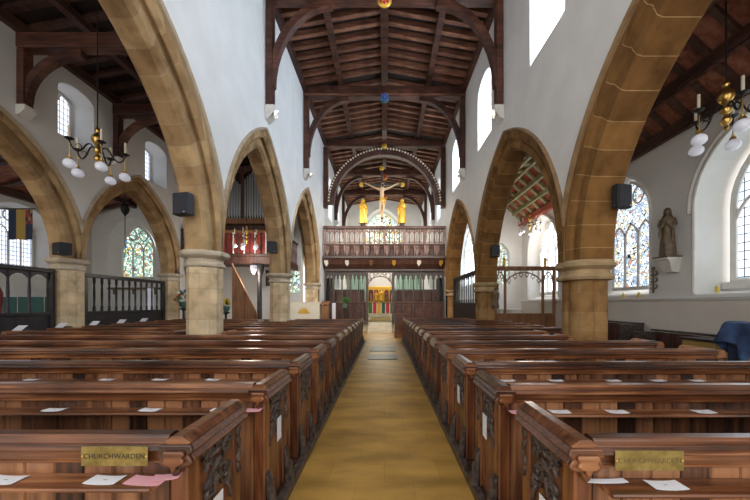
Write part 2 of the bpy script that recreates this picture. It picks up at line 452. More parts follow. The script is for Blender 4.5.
NWIN = [0]
def window(pt, s0, s1, zsill, zs, za, lights, mat, tr=.035, head=None, transom=None, bars=0):
    """a traceried window: pt(s,z,d) with d into the room; frame and glass are parts"""
    NWIN[0] += 1
    root = SE('window_%d' % NWIN[0], pt((s0 + s1) / 2, zsill, 0))
    g = MB(); S_ = samples(s0, s1, 16)
    for a, b in zip(S_, S_[1:]):
        q = [(a, zsill), (b, zsill), (b, pointed_z(b, s0, s1, zs, za)), (a, pointed_z(a, s0, s1, zs, za))]
        g.add([pt(p[0], p[1], -.01) for p in q], [(0, 1, 2, 3)], [[(p[0], p[1]) for p in q]])
    g.build('glass', mat, root, recalc=False)
    f = MB()
    O = [(s0, zsill)] + [(x, pointed_z(x, s0, s1, zs, za)) for x in S_] + [(s1, zsill)]
    f.tube([pt(p[0], p[1], 0) for p in O], tr * 1.3, 6)
    f.tube([pt(s0, zsill, 0), pt(s1, zsill, 0)], tr * 1.5, 6)
    w = (s1 - s0) / lights
    zh = zs - .1 if head is None else head
    for k in range(1, lights):
        x = s0 + w * k
        f.tube([pt(x, zsill, 0), pt(x, zh + w * .3, 0)], tr, 6)
    if lights > 1:
        for k in range(lights):
            a, b = s0 + w * k, s0 + w * (k + 1)
            A = [(x, min(pointed_z(x, a, b, zh, zh + w * .95), pointed_z(x, s0, s1, zs, za))) for x in samples(a, b, 8)]
            f.tube([pt(p[0], p[1], 0) for p in A], tr * .85, 5)
        # reticulated shapes above the lights
        for k in range(1, lights):
            x = s0 + w * k; zc = zh + w * 1.25
            zl = pointed_z(x, s0, s1, zs, za)
            r = min(w * .42, (zl - zh - w * .4) * .45)
            if r > .06:
                zc = zl - r * 1.25 - tr
                P = [(x + r * math.sin(t) * (1 - .25 * abs(math.cos(t))), zc + r * 1.25 * math.cos(t)) for t in [2 * PI * i / 14 for i in range(14)]]
                f.tube([pt(p[0], p[1], 0) for p in P], tr * .8, 5, closed=True)
                for q in range(4):
                    t = PI / 4 + q * PI / 2
                    f.tube([pt(x + r * .95 * math.sin(t), zc + r * 1.1 * math.cos(t), 0), pt(x + r * .5 * math.sin(t), zc + r * .55 * math.cos(t), 0)], [tr * .7, tr * .3], 5)
    f.build('frame', M['tracery'], root, smooth=True)
    if bars:
        b_ = MB()
        for k in range(1, bars + 1):
            z = zsill + (zs - zsill) * k / (bars + 1)
            b_.tube([pt(s0, z, .005), pt(s1, z, .005)], .012, 5)
        b_.build('saddle_bar', M['iron'], root)
    return root
# ================================================================== THE SHELL
YB, YS, YE = -1.6, 16.3, 27.0          # open west end behind the camera, chancel screen, east wall
WF, WK = 3.3, 4.02                     # faces of the nave arcade walls (nave side, aisle side)
WM = (WF + WK) / 2
ZTOP = 10.42

fl = MB().box(-13, 7.6, YB, 27.3, -.12, 0); S(fl.build('floor', M['floor']))
for nm, s, x0, x1 in (('left', -1, .79, 7.7), ('right', 1, .745, 4.55)):
    p = MB().box(s * x0, s * x1, .25, 11.75, .002, .06); S(p.build('floor_platform_' + nm, M['platform']))
for i, (s, x) in enumerate(((-1, .735), (1, .69))):
    t = MB().box(s * x, s * (x + .058), .0, 12.0, .002, .075); S(t.build('trim_%d' % (i + 1), M['carved'], bevel=.006))

# ---- stone piers
PL = [1.75, 6.12, 10.5, 15.2]; PR = [.1, 5.5, 10.88, 16.2]
ZSL, ZSR = 2.55, 2.27
def pier(side, y, x, r, zs, label):
    pale = side == 'organ'
    t = T('stone_pier', label, 'pier', (x, y, 0), 'nave piers')
    if pale:
        oc = lambda prof, z: MB().lathe(prof, (x, y, 0), 8, PI / 8)
        k = 1 / math.cos(PI / 8)
        oc([(r * 1.12 * k, .002), (r * 1.12 * k, .3), (r * 1.04 * k, .36), (r * 1.04 * k, .42)], 0).build('base', M['stone_cap'], t)
        oc([(r * k, .42), (r * k, zs - .33)], 0).build('shaft', M['stone_pale'], t)
        oc([(r * k, zs - .33), (r * 1.12 * k, zs - .30), (r * 1.14 * k, zs - .26), (r * 1.02 * k, zs - .22), (r * 1.04 * k, zs - .16), (r * 1.28 * k, zs - .12), (r * 1.38 * k, zs - .09), (r * 1.40 * k, zs - .045), (r * 1.34 * k, zs - .02), (r * 1.34 * k, zs - .003)], 0).build('capital', M['stone_cap'], t)
    else:
        lob = lambda a: .78 + .24 * abs(math.sin(2 * a)) ** .7
        mk = lambda prof: MB().lathe(prof, (x, y, 0), 48, 0, lob)
        rd = lambda a: .9 + .16 * abs(math.sin(2 * a)) ** .7
        mr = lambda prof: MB().lathe(prof, (x, y, 0), 48, 0, rd)
        mr([(r * 1.2, .002), (r * 1.2, .26), (r * 1.12, .34), (r * 1.08, .40)]).build('base', M['cap_ochre'], t, smooth=True)
        mk([(r, .40), (r, zs - .36)]).build('shaft', M['stone_ochre'], t, smooth=True)
        mr([(r * 1.0, zs - .36), (r * 1.2, zs - .34), (r * 1.26, zs - .30), (r * 1.2, zs - .26), (r * 1.06, zs - .23), (r * 1.05, zs - .17), (r * 1.18, zs - .14), (r * 1.29, zs - .11), (r * 1.31, zs - .06), (r * 1.22, zs - .035), (r * 1.2, zs - .003)]).build('capital', M['cap_ochre'], t, smooth=True)
    return t
LBL = {0: 'beside the camera', 1: 'rising from the pews with a loudspeaker above its capital', 2: 'next along, with a small loudspeaker above its capital', 3: 'beside the carved screen'}
pier('organ', PL[1], -WM, .305, ZSL, 'big pale octagonal limestone pier rising among pews, on the pipe organ side')
pier('organ', PL[2], -WM, .305, ZSL, 'pale octagonal pier between pipe organ arch and the next arch towards the screen')
pier('organ', PL[3], -WM, .305, ZSL, 'pale stone pier behind the cream altar, against the carved wooden screen')
pier('statue', PR[1], WM, .345, ZSR, 'big ochre clustered stone pier rising among pews, on the saint statue side')
pier('statue', PR[2], WM, .345, ZSR, 'ochre clustered pier with small carved figure, where oak tracery screen begins')
pier('statue', PR[3], WM, .29, ZSR, 'ochre stone pier beside the dark chancel screen, on the saint statue side')

# ---- arches
def arch_curve(s0, s1, R, dr, side, n, inset):
    """half arc offset by dr: side 0 rises from s0, 1 from s1"""
    mid = (s0 + s1) / 2; c = s0 + R if side == 0 else s1 - R
    a1 = math.acos(max(-1, min(1, abs(mid - c) / (R + dr))))
    ap = math.acos(max(-1, min(1, (R + inset) / (R + dr)))) if dr > inset else 0
    return [(c + (-1 if side == 0 else 1) * (R + dr) * math.cos(ap + (a1 - ap) * i / n), (R + dr) * math.sin(ap + (a1 - ap) * i / n)) for i in range(n + 1)]
def ring(mb, prof, P0, P1, s0, s1, R, zs, n, xf, vlen0=0):
    """sweep a closed section (dr, x) round a pointed arch; clamped to the pier centres"""
    for side in (0, 1):
        C = [arch_curve(s0, s1, R, dr, side, n, s0 - P0) for dr, x in prof]
        m = len(prof); per = [0]
        for k in range(m):
            a, b = prof[k], prof[(k + 1) % m]; per.append(per[-1] + math.hypot(a[0] - b[0], a[1] - b[1]))
        V = []
        for k, (dr, x) in enumerate(prof):
            for i in range(n + 1):
                s_, z_ = C[k][i]; V.append(xf(min(max(s_, P0), P1), zs + z_, x))
        Fs, U = [], []
        L = R * math.acos(max(-1, min(1, abs((s0 + s1) / 2 - (s0 + R)) / R)))
        for k in range(m):
            k2 = (k + 1) % m
            for i in range(n):
                f = (k * (n + 1) + i, k * (n + 1) + i + 1, k2 * (n + 1) + i + 1, k2 * (n + 1) + i)
                u0, u1 = L * i / n, L * (i + 1) / n
                Fs.append(f); U.append([(u0, per[k] + 1), (u1, per[k] + 1), (u1, per[k + 1] + 1), (u0, per[k + 1] + 1)])
        Fs.append(tuple(k * (n + 1) for k in range(m))); U.append([(0, 0)] * m)
        mb.add(V, Fs, U)
def stone_arch(name_lbl, P0, P1, inset, zs, rise, xf, pale, w=.36, T_=.5, loc=None, n=18):
    s0, s1 = P0 + inset, P1 - inset; a = (s1 - s0) / 2
    R = (a * a + rise * rise) / (2 * a)
    t = T('stone_arch', name_lbl, 'arch', loc or xf((P0 + P1) / 2, zs + rise, 0), 'stone arches of the arcades')
    zs2 = zs + .002
    if pale:
        inner = [(0, .16), (.07, .23), (.22, .23), (.22, -.23), (.07, -.23), (0, -.16)]
        outer = [(.22, .22), (.31, .24), (.31, .27), (.25, .29), (.25, .31), (.31, .36), (T_ - .07, .36), (T_ - .07, -.36), (.31, -.36), (.25, -.31), (.25, -.29), (.31, -.27), (.31, -.24), (.22, -.22)]
    else:
        inner = [(0, .235), (.05, .29), (.19, .29), (.19, -.29), (.05, -.29), (0, -.235)]
        outer = [(.19, .27), (.25, .285), (.27, .34), (.34, .36), (T_ - .07, .36), (T_ - .07, -.36), (.34, -.36), (.27, -.34), (.25, -.285), (.19, -.27)]
    k = w / .36
    inner = [(d, x * k) for d, x in inner]; outer = [(d, x * k) for d, x in outer]
    rm = M['ring_pale'] if pale else M['ring_ochre']
    b = MB(); ring(b, inner, P0, P1, s0, s1, R, zs2, n, xf); b.build('inner_order', rm, t)
    b = MB(); ring(b, outer, P0, P1, s0, s1, R, zs2, n, xf); b.build('outer_order', rm, t)
    for sg in (1, -1):
        hp = [(T_ - .07, sg * (w - .01)), (T_ - .06, sg * (w + .045)), (T_ - .02, sg * (w + .07)), (T_, sg * (w + .02)), (T_, sg * (w - .01))]
        b = MB(); ring(b, hp, P0, P1, s0, s1, R, zs2, n, xf); b.build('hood_mould', M['hood'] if pale else M['hood_ochre'], t)
    # the matching hole in the wall
    Ro = R + T_ - .06
    def hi(s_):
        c = s0 + R if s_ <= (s0 + s1) / 2 else s1 - R
        return zs + math.sqrt(max(0, Ro * Ro - (s_ - c) ** 2))
    S_ = samples(P0, P1, 22)
    return dict(s=S_, lo=[0] * len(S_), hi=[hi(x) for x in S_])

RISE_L, RISE_R = 3.27, 3.43
xl = lambda s, z, x: (-WM + x, s, z)
xr = lambda s, z, x: (WM - x, s, z)
nmL = ['huge pale stone arch springing over the near pews, showing the aisle chandelier within', 'pale pointed arch framing the organ pipes', 'narrow pale pointed arch between organ arch and wooden rood gallery']
nmR = ['huge ochre stone arch springing over the near pews, showing brass chandelier within', 'ochre pointed arch framing the painted green and red chapel roof', 'narrow ochre pointed arch beside the wooden rood gallery, filled below by dark screen']
opL = [stone_arch(nmL[i], PL[i], PL[i + 1], .36, ZSL, RISE_L + (-.2, 0, .12)[i], xl, True) for i in range(3)]
opR = [stone_arch(nmR[i], PR[i], PR[i + 1], .38, ZSR, RISE_R + (-.22, 0, 0)[i], xr, False) for i in range(3)]

# ---- nave walls (clerestory lit on the statue side)
CW = [2.2, 6.15, 9.95, 13.9]
cf = [opening(y - .66, y + .66, 6.88, 8.65, 9.1) for y in CW]
cb = [opening(y - .42, y + .42, 7.25, 8.45, 8.8) for y in CW]
wall('wall_arcade_left', M['plaster'], YB, YS, 0, ZTOP, lambda s, z: (-WF, s, z), lambda s, z: (-WK, s, z), opL, opL, (0, 1, 2))
wall('wall_arcade_right', M['plaster_organ'], YB, YS, 0, ZTOP, lambda s, z: (WF, s, z), lambda s, z: (WK, s, z), opR + cf, opR + cb, (0, 1, 2))
for y in CW:
    window(lambda s, z, d: (WK - .06 - d, s, z), y - .42, y + .42, 7.25, 8.45, 8.8, 2, M['clear'], .03)
# chancel
chw = [18.3, 21.3, 24.3]
for s in (-1, 1):
    cfo = [opening(y - .6, y + .6, 6.6, 8.65, 9.1) for y in chw] + [opening(18.0, 22.0, 2.6, 4.2, 5.6)]
    cbo = [opening(y - .42, y + .42, 6.95, 8.45, 8.8) for y in chw] + [opening(18.2, 21.8, 2.8, 4.1, 5.4)]
    wall('wall_chancel_' + ('left' if s < 0 else 'right'), M['plaster'], YS, YE + .3, 0, ZTOP, lambda a, z, s=s: (s * WF, a, z), lambda a, z, s=s: (s * WK, a, z), cfo, cbo)
    for y in chw:
        window(lambda a, z, d, s=s: (s * (WK - .06 - d), a, z), y - .42, y + .42, 6.95, 8.45, 8.8, 2, M['clear_far'], .03)
    window(lambda a, z, d, s=s: (s * (WK - .1 - d), a, z), 18.2, 21.8, 2.8, 4.1, 5.4, 3, M['stain_green'], .05)
ef = opening(-2.3, 1.9, 4.4, 7.2, 10.2); eb = opening(-2.05, 1.65, 4.6, 7.2, 9.95)
wall('wall_east', M['plaster'], -WF, WF, 0, 11.0, lambda s, z: (s, YE, z), lambda s, z: (s, YE + .6, z), [ef], [eb])
window(lambda s, z, d: (s, YE + .5 - d, z), -2.05, 1.65, 4.6, 7.2, 9.95, 5, M['stain_east'], .05)
# raised chancel floor and steps
S(MB().box(-WF, WF, 16.5, YE, .002, .42).build('floor_chancel', M['step']))
for i, (y0, z1) in enumerate(((15.35, .14), (15.75, .28), (16.12, .42))):
    st = MB().box(-.87, .39, y0, (15.749, 16.119, 16.499)[i], .002, z1)
    tag(st.build('chancel_step', M['step'], loc=(-.2, y0, 0)), ['lowest pale stone step before the chancel screen doorway', 'middle pale stone step before the chancel screen doorway', 'top pale stone step within the chancel screen doorway'][i], 'step', 'steps up to the chancel')
# dark ledger slabs let into the aisle
for y0, y1, d in ((8.1, 8.85, 'dark slate slab set in the aisle floor, the one nearer the camera'), (9.5, 10.5, 'dark slate slab set in the aisle floor, the one nearer the altar')):
    tag(MB().cbox(-.46, .36, y0, y1, .001, .012, .004).build('floor_slab', M['slab'], loc=(0, y0, 0)), d, 'floor slab', 'slate slabs in the aisle')

# ---- nave and chancel ceiling
def pitched_ceiling(name, x0, x1, y0, y1, ze, zr, bays, per, purl=(1.78,), mats=('roofboard', 'truss', 'rafter'), xm=None):
    xm = (x0 + x1) / 2 if xm is None else xm
    root = SE(name, (xm, y0, ze))
    b = MB()
    b.add([(x0, y0, ze), (xm, y0, zr), (x1, y0, ze), (x1, y1, ze), (xm, y1, zr), (x0, y1, ze),
           (x0, y0, ze + .1), (xm, y0, zr + .1), (x1, y0, ze + .1), (x1, y1, ze + .1), (xm, y1, zr + .1), (x0, y1, ze + .1)],
          [(0, 1, 4, 5), (1, 2, 3, 4), (6, 11, 10, 7), (7, 10, 9, 8), (0, 5, 11, 6), (2, 8, 9, 3)])
    b.build('boarding', M[mats[0]], root)
    zat = lambda x: ze + (zr - ze) * (1 - abs(x - xm) / ((x1 - x0) / 2 if x > xm or True else 1))
    for x in [xm - p for p in purl] + [xm] + [xm + p for p in purl]:
        w = .13 if x == xm else .10
        MB().box(x - w, x + w, y0, y1, zat(x) - .30, zat(x) - .10).build('ridge_beam' if x == xm else 'purlin', M[mats[1]], root)
    for sg, x in ((-1, x0), (1, x1)):
        MB().box(x, x - sg * .16, y0, y1, ze - .32, ze - .06).build('wall_plate', M[mats[1]], root)
    first = {}
    for (a, c) in bays:
        for k in range(per):
            y = a + (c - a) * (k + .5) / per
            for sg in (-1, 1):
                if sg not in first:
                    xe = x0 if sg < 0 else x1
                    d = MB(); h = .17; w = .07
                    d.add([(xe, y - w, ze), (xe, y + w, ze), (xm, y + w, zr), (xm, y - w, zr), (xe, y - w, ze - h), (xe, y + w, ze - h), (xm, y + w, zr - h), (xm, y - w, zr - h)],
                          [(0, 1, 2, 3), (4, 7, 6, 5), (0, 4, 5, 1), (2, 6, 7, 3), (0, 3, 7, 4), (1, 5, 6, 2)])
                    o = d.build('rafter', M[mats[2]], root); first[sg] = (o, y)
                else:
                    o = first[sg][0].copy(); COL.objects.link(o); o.location = (0, y - first[sg][1], 0)
    return root
pitched_ceiling('ceiling_nave', -WF, WF, YB, YS, 10.44, 11.0, [(.55, 4.4), (4.6, 8.3), (8.55, 12.2), (12.45, 16.1)], 9)
pitched_ceiling('ceiling_chancel', -WF, WF, YS, YE + .3, 10.44, 11.0, [(16.5, 19.8), (20.0, 23.4), (23.6, 27)], 7)

def quarter(mb, x0, z0, x1, z1, y0, y1, th, bulge=1, n=10):
    """a curved brace from (x0,z0) on the post up to (x1,z1) under the beam"""
    P, Q = [], []
    for i in range(n + 1):
        t = PI / 2 * i / n
        P.append((x1 + (x0 - x1) * math.cos(t), z0 + (z1 - z0) * math.sin(t)))
        Q.append((x1 + (x0 - x1) * math.cos(t) - (x1 - x0) / abs(x1 - x0) * 0, 0))
    V = []; Fs = []
    for i, (x, z) in enumerate(P):
        t = PI / 2 * i / n; sgn = 1 if x1 > x0 else -1
        nx, nz = -sgn * math.cos(t), math.sin(t)
        a = (x, z); b = (x + nx * th, z + nz * th)
        for q in (a, b):
            V += [(q[0], y0, q[1]), (q[0], y1, q[1])]
    for i in range(n):
        a, b = i * 4, i * 4 + 4
        Fs += [(a, a + 1, b + 1, b), (a + 2, b + 2, b + 3, a + 3), (a, b, b + 2, a + 2), (a + 1, a + 3, b + 3, b + 1)]
    Fs += [(0, 2, 3, 1), (4 * n, 4 * n + 1, 4 * n + 3, 4 * n + 2)]
    mb.add(V, Fs); return mb
def nave_truss(y, label, boss):
    t = T('roof_truss', label, 'roof truss', (0, y, 10), 'tie beam trusses of the roof')
    b = MB().cbox(-WF + .01, WF - .01, y - .15, y + .15, 9.93, 10.36, .03); b.build('tie_beam', M['truss'], t)
    MB().box(-WF + .01, WF - .01, y - .165, y - .15, 9.97, 10.02).build('beam_bead', M['rafter'], t)
    for s in (-1, 1):
        MB().cbox(s * (WF - .01), s * (WF - .20), y - .12, y + .12, 7.0, 9.92, .02).build('wall_post', M['truss'], t)
        q = MB(); quarter(q, s * (WF - .24), 7.55, s * 1.45, 9.78, y - .09, y + .09, .20); q.build('curved_brace', M['truss'], t)
        c = MB(); c.prism([(0, 7.0), (.26, 7.0), (.26, 6.86), (.12, 6.66), (0, 6.60)], y - .14, y + .14, lambda p, q_, tt: (s * (WF - .005 - p), tt, q_)); c.build('corbel', M['corbel'], t)
    bs = MB(); bs.lathe([(.0, 0), (.09, .005), (.17, .03), (.2, .07), (.18, .1), (0, .1)], (0, 0, 0), 20)
    bs.v = [(v[0], y - .17 - .1 + v[2], 9.79 + v[1]) for v in bs.v]
    o = bs.build('boss', boss, t, smooth=True)
    rr = MB()
    for k in range(8):
        a = 2 * PI * k / 8
        rr.ball((.125 * math.cos(a), y - .285, 9.79 + .125 * math.sin(a)), .042, 1)
    rr.ball((0, y - .29, 9.79), .06, 2); rr.build('boss_petals', M['petal_red'] if boss is M['gold'] else M['petal_blue'], o, smooth=True)
    return t
nave_truss(8.4, 'dark timber roof truss spanning the nave, the nearest of all with red and gold boss', M['gold'])
nave_truss(12.3, 'second timber truss of the nave roof, its boss blue, between nearest truss and dotted arch', M['teal'])
nave_truss(19.8, 'dark timber roof truss just beyond the dotted arch, above the crucifix', M['gold'])
nave_truss(23.4, 'farther dark timber truss near the east window', M['gold'])
# the chancel arch of timber with its row of white pellets
def ell(a, z0, h, n=40, a0=0, a1=PI): return [(a * math.cos(a0 + (a1 - a0) * i / n), z0 + h * math.sin(a0 + (a1 - a0) * i / n)) for i in range(n + 1)]
t = T('chancel_arch', 'dark timber arch edged with a row of white pellets over the rood', 'arch', (0, YS, 7))
MB().cbox(-WF + .18, WF - .18, YS - .18, YS + .12, 9.98, 10.36, .03).build('tie_beam', M['truss'], t)
for s in (-1, 1): MB().cbox(s * (WF - .01), s * (WF - .24), YS - .16, YS + .1, 6.7, 9.97, .02).build('wall_post', M['truss'], t)
b = MB(); A, B = ell(3.08, 6.9, 3.02), ell(2.72, 6.9, 2.62); V, Fs = [], []
for (p, q) in zip(A, B):
    V += [(p[0], YS - .2, p[1]), (q[0], YS - .2, q[1]), (q[0], YS + .1, q[1]), (p[0], YS + .1, p[1])]
for i in range(40):
    for k in range(4):
        Fs.append((i * 4 + k, i * 4 + (k + 1) % 4, i * 4 + 4 + (k + 1) % 4, i * 4 + 4 + k))
Fs += [(0, 1, 2, 3), (160, 163, 162, 161)]
b.add(V, Fs).build('arch_rib', M['screen'], t)
o0 = None
for (x, z) in ell(3.0, 6.9, 2.93, 56, .05, PI - .05):
    if o0 is None: o0 = MB().ball((x, YS - .23, z), .058, 1).build('pellet', M['pellet'], t, smooth=True); x0_, z0_ = x, z
    else:
        o = o0.copy(); COL.objects.link(o); o.location = (x - x0_, 0, z - z0_)
bs = MB().ball((-.02, YS - .27, 9.93), .16, 2, sy=.5); bs.build('boss', M['gold'], t, smooth=True)

# ---- north (organ side) aisle
XA, XAb, XAM = -7.85, -8.55, -8.2
PA = [4.06, 7.78, 11.5]
def small_pier(y, label):
    t = T('stone_pier', label, 'pier', (XAM, y, 0), 'outer aisle piers'); k = 1 / math.cos(PI / 8); r = .30; zs = 2.65
    MB().lathe([(r * 1.15 * k, .002), (r * 1.15 * k, .3), (r * k, .4)], (XAM, y, 0), 8, PI / 8).build('base', M['stone_cap'], t)
    MB().lathe([(r * k, .4), (r * k, zs - .3)], (XAM, y, 0), 8, PI / 8).build('shaft', M['stone_pale'], t)
    MB().lathe([(r * k, zs - .3), (r * 1.12 * k, zs - .26), (r * 1.04 * k, zs - .2), (r * 1.05 * k, zs - .15), (r * 1.3 * k, zs - .1), (r * 1.35 * k, zs - .04), (r * 1.28 * k, zs - .003)], (XAM, y, 0), 8, PI / 8).build('capital', M['stone_cap'], t)
small_pier(PA[1], 'slim octagonal pier of the outer aisle, between the two black screens')
small_pier(PA[2], 'octagonal pier at the far end of the outer aisle, by the flower stand')
xa = lambda s, z, x: (XAM + x, s, z)
oa = [stone_arch(['stone arch of the outer aisle above the striped flag', 'stone arch of the outer aisle framing the green stained window'][i], PA[i], PA[i + 1], .30, 2.65, 2.5, xa, True, .34, .44) for i in range(2)]
NW = [(7.27, 8.05), (9.9, 10.75), (5.0, 5.8)]
nf = [opening(a - .06, b + .06, 5.62, 6.75, 6.98) for a, b in NW]; nb = [opening(a, b - .1, 5.8, 6.7, 6.9) for a, b in NW]
wall('wall_aisle_left', M['plaster_organ'], YB, 14.5, 0, 7.8, lambda s, z: (XA, s, z), lambda s, z: (XAb, s, z), oa + nf, oa + nb, (0, 1))
for a, b in NW: window(lambda s, z, d: (XAb + .22 + d, s, z), a, b - .1, 5.8, 6.7, 6.9, 2, M['clear_north'], .025)
go = opening(-4.9, -4.1, 2.0, 3.0, 3.5)
wall('wall_aisle_end_left', M['plaster'], XA, -WK, 0, 8.6, lambda s, z: (s, 14.5, z), lambda s, z: (s, 14.9, z), [go], [go])
window(lambda s, z, d: (s, 14.7 - d, z), -4.9, -4.1, 2.0, 3.0, 3.5, 2, M['stain_green'], .03)
def lean_ceiling(name, x0, z0, x1, z1, y0, y1, nr, board, beam, purl=()):
    root = SE(name, (x0, y0, z0))
    MB().add([(x0, y0, z0), (x1, y0, z1), (x1, y1, z1), (x0, y1, z0), (x0, y0, z0 + .1), (x1, y0, z1 + .1), (x1, y1, z1 + .1), (x0, y1, z0 + .1)],
             [(0, 1, 2, 3), (4, 7, 6, 5), (0, 4, 5, 1), (2, 6, 7, 3), (0, 3, 7, 4), (1, 5, 6, 2)]).build('boarding', M[board], root)
    za = lambda x: z0 + (z1 - z0) * (x - x0) / (x1 - x0)
    for x in purl: MB().box(x - .08, x + .08, y0, y1, za(x) - .26, za(x) - .08).build('purlin', M[beam], root)
    sg = 1 if x1 > x0 else -1
    MB().box(x0, x0 + sg * .14, y0, y1, z0 - .26, z0 - .04).build('wall_plate', M[beam], root)
    for k in range(nr):
        y = y0 + (y1 - y0) * (k + .5) / nr; w, h = .06, .11
        MB().add([(x0, y - w, z0), (x1, y - w, z1), (x1, y + w, z1), (x0, y + w, z0), (x0, y - w, z0 - h), (x1, y - w, z1 - h), (x1, y + w, z1 - h), (x0, y + w, z0 - h)],
                 [(0, 1, 2, 3), (4, 7, 6, 5), (0, 4, 5, 1), (2, 6, 7, 3), (0, 3, 7, 4), (1, 5, 6, 2)]).build('rafter', M[beam], root)
    return root
lean_ceiling('ceiling_aisle_left', XA, 7.55, -WK, 8.3, .5, 14.9, 32, 'roofboard', 'roof', (-6.6, -5.3))
def aisle_truss(y, label):
    t = T('aisle_truss', label, 'roof truss', (-6, y, 7.4), 'trusses of the organ side aisle')
    MB().cbox(XA + .01, -WK - .01, y - .12, y + .12, 6.96, 7.28, .025).build('tie_beam', M['truss'], t)
    MB().cbox(XA + .01, XA + .16, y - .1, y + .1, 5.75, 6.95, .015).build('wall_post', M['truss'], t)
    q = MB(); quarter(q, XA + .2, 5.85, XA + 1.35, 6.80, y - .07, y + .07, .16); q.build('curved_brace', M['truss'], t)
    c = MB(); c.prism([(0, 5.75), (.2, 5.75), (.2, 5.65), (.08, 5.55), (0, 5.52)], y - .11, y + .11, lambda p, q_, tt: (XA + .005 + p, tt, q_)); c.build('corbel', M['corbel'], t)
aisle_truss(6.48, 'dark braced timber truss of the aisle roof, before the high window by the chandelier')
aisle_truss(8.75, 'dark braced timber truss of the aisle roof, between the two small high windows')
# outer chapel
XO = -12.2; YEc = 12.5
rake = lambda x: 5.25 + .27 * (x - XO)
of = [opening(9.0, 11.05, 2.5, 3.9, 4.85)]; ob = [opening(9.35, 10.75, 2.7, 3.9, 4.7)]
wall('wall_left', M['plaster_organ'], YB, YEc, 0, 5.25, lambda s, z: (XO, s, z), lambda s, z: (XO - .5, s, z), of, ob)
window(lambda s, z, d: (XO - .42 + d, s, z), 9.35, 10.75, 2.7, 3.9, 4.7, 4, M['clear_north'], .03)
ef2 = [opening(-11.5, -9.55, 2.45, 4.0, 5.12)]; eb2 = [opening(-11.17, -9.83, 2.62, 3.8, 4.8)]
wall('wall_chapel_left', M['plaster_organ'], XO, XAb, 0, rake, lambda s, z: (s, YEc, z), lambda s, z: (s, YEc + .4, z), ef2, eb2)
window(lambda s, z, d: (s, YEc + .3 - d, z), -11.17, -9.83, 2.62, 3.8, 4.8, 3, M['stain_green'], .035)
lean_ceiling('ceiling_chapel_left', XO, 5.25, XAb, rake(XAb), 3.5, YEc + .2, 10, 'aisle_roof', 'roof', (-10.4,))

# ---- south (statue side) aisle
XS = 6.5
r1f, r1b = opening(3.75, 6.27, 1.70, 3.5, 5.0), opening(3.75, 6.27, 1.80, 3.5, 5.0)
r2f, r2b = opening(7.34, 8.82, 1.72, 3.75, 4.9), opening(7.44, 8.72, 1.92, 3.7, 4.78)
r3f, r3b = opening(11.2, 13.5, 1.7, 3.6, 5.1), opening(11.45, 13.25, 1.95, 3.6, 4.9)
ptf = lambda s, z: (XS, s, z); ptb = lambda s, z: (XS + .75, s, z)
# the wall above the sill course and the cream dado below it are one wall with a moulded string
wall('wall_right', M['plaster_organ'], YB, 14.2, 0, 5.5, ptf, ptb, [r1f, r2f, r3f], [r1b, r2b, r3b])
S(MB().prism([(0, 1.66), (0, 1.56), (.03, 1.58), (.06, 1.63), (.06, 1.66)], YB, 14.2, lambda p, q, tt: (XS - .001 - p, tt, q)).build('trim_3', M['white_paint']))
S(MB().box(XS - .012, XS - .001, YB, 14.2, .0, 1.56).build('baseboard_right', M['dado']))
window(lambda s, z, d: (XS + .62 - d, s, z), 3.95, 6.10, 1.95, 3.5, 4.85, 3, M['clear_side'], .05, head=3.0)
S(MB().box(XS + .52, XS + .74, 3.76, 6.26, 1.80, 1.95).build('trim_4', M['tracery'], bevel=.02))
window(lambda s, z, d: (XS + .16 - d, s, z), 7.44, 8.72, 1.92, 3.7, 4.78, 3, M['stain'], .035, head=3.25)
window(lambda s, z, d: (XS + .4 - d, s, z), 11.45, 13.25, 1.95, 3.6, 4.9, 3, M['clear_bright'], .05)
# moulded hoods round the south windows
def win_hood(n, s0, s1, zs, za, dr, th, proj, zb):
    a = (s1 - s0) / 2 + dr; P = [(s0 - dr, zb)] + [(x, pointed_z(x, s0 - dr, s1 + dr, zs, za + dr * 1.2)) for x in samples(s0 - dr, s1 + dr, 20)] + [(s1 + dr, zb)]
    S(MB().tube([(XS - proj * .2, p[0], p[1]) for p in P], th, 6).build('trim_%d' % n, M['tracery'], smooth=True))
win_hood(5, 3.75, 6.27, 3.5, 5.0, .10, .05, .1, 3.4)
win_hood(6, 3.75, 6.27, 3.5, 5.0, .015, .03, .1, 1.72)
win_hood(7, 7.34, 8.82, 3.75, 4.9, .03, .03, .1, 1.74)
win_hood(8, 11.2, 13.5, 3.6, 5.1, .06, .05, .1, 1.74)
# east end of the south chapel and the wall beyond it
e5 = opening(5.15, 5.95, 2.4, 3.7, 4.4)
wall('wall_chapel_right', M['plaster'], 4.95, 7.2, 0, 6.6, lambda s, z: (s, 14.2, z), lambda s, z: (s, 14.6, z), [e5], [e5])
window(lambda s, z, d: (s, 14.4 - d, z), 5.15, 5.95, 2.4, 3.7, 4.4, 2, M['stain_green'], .035)
e6 = opening(16.2, 19.4, 2.6, 4.2, 6.0)
wall('wall_vestry_right', M['plaster'], 14.2, 22, 0, 7, lambda s, z: (4.95, s, z), lambda s, z: (5.4, s, z), [e6], [e6])
window(lambda s, z, d: (5.2 - d, s, z), 16.2, 19.4, 2.6, 4.2, 6.0, 4, M['clear_bright'], .06)
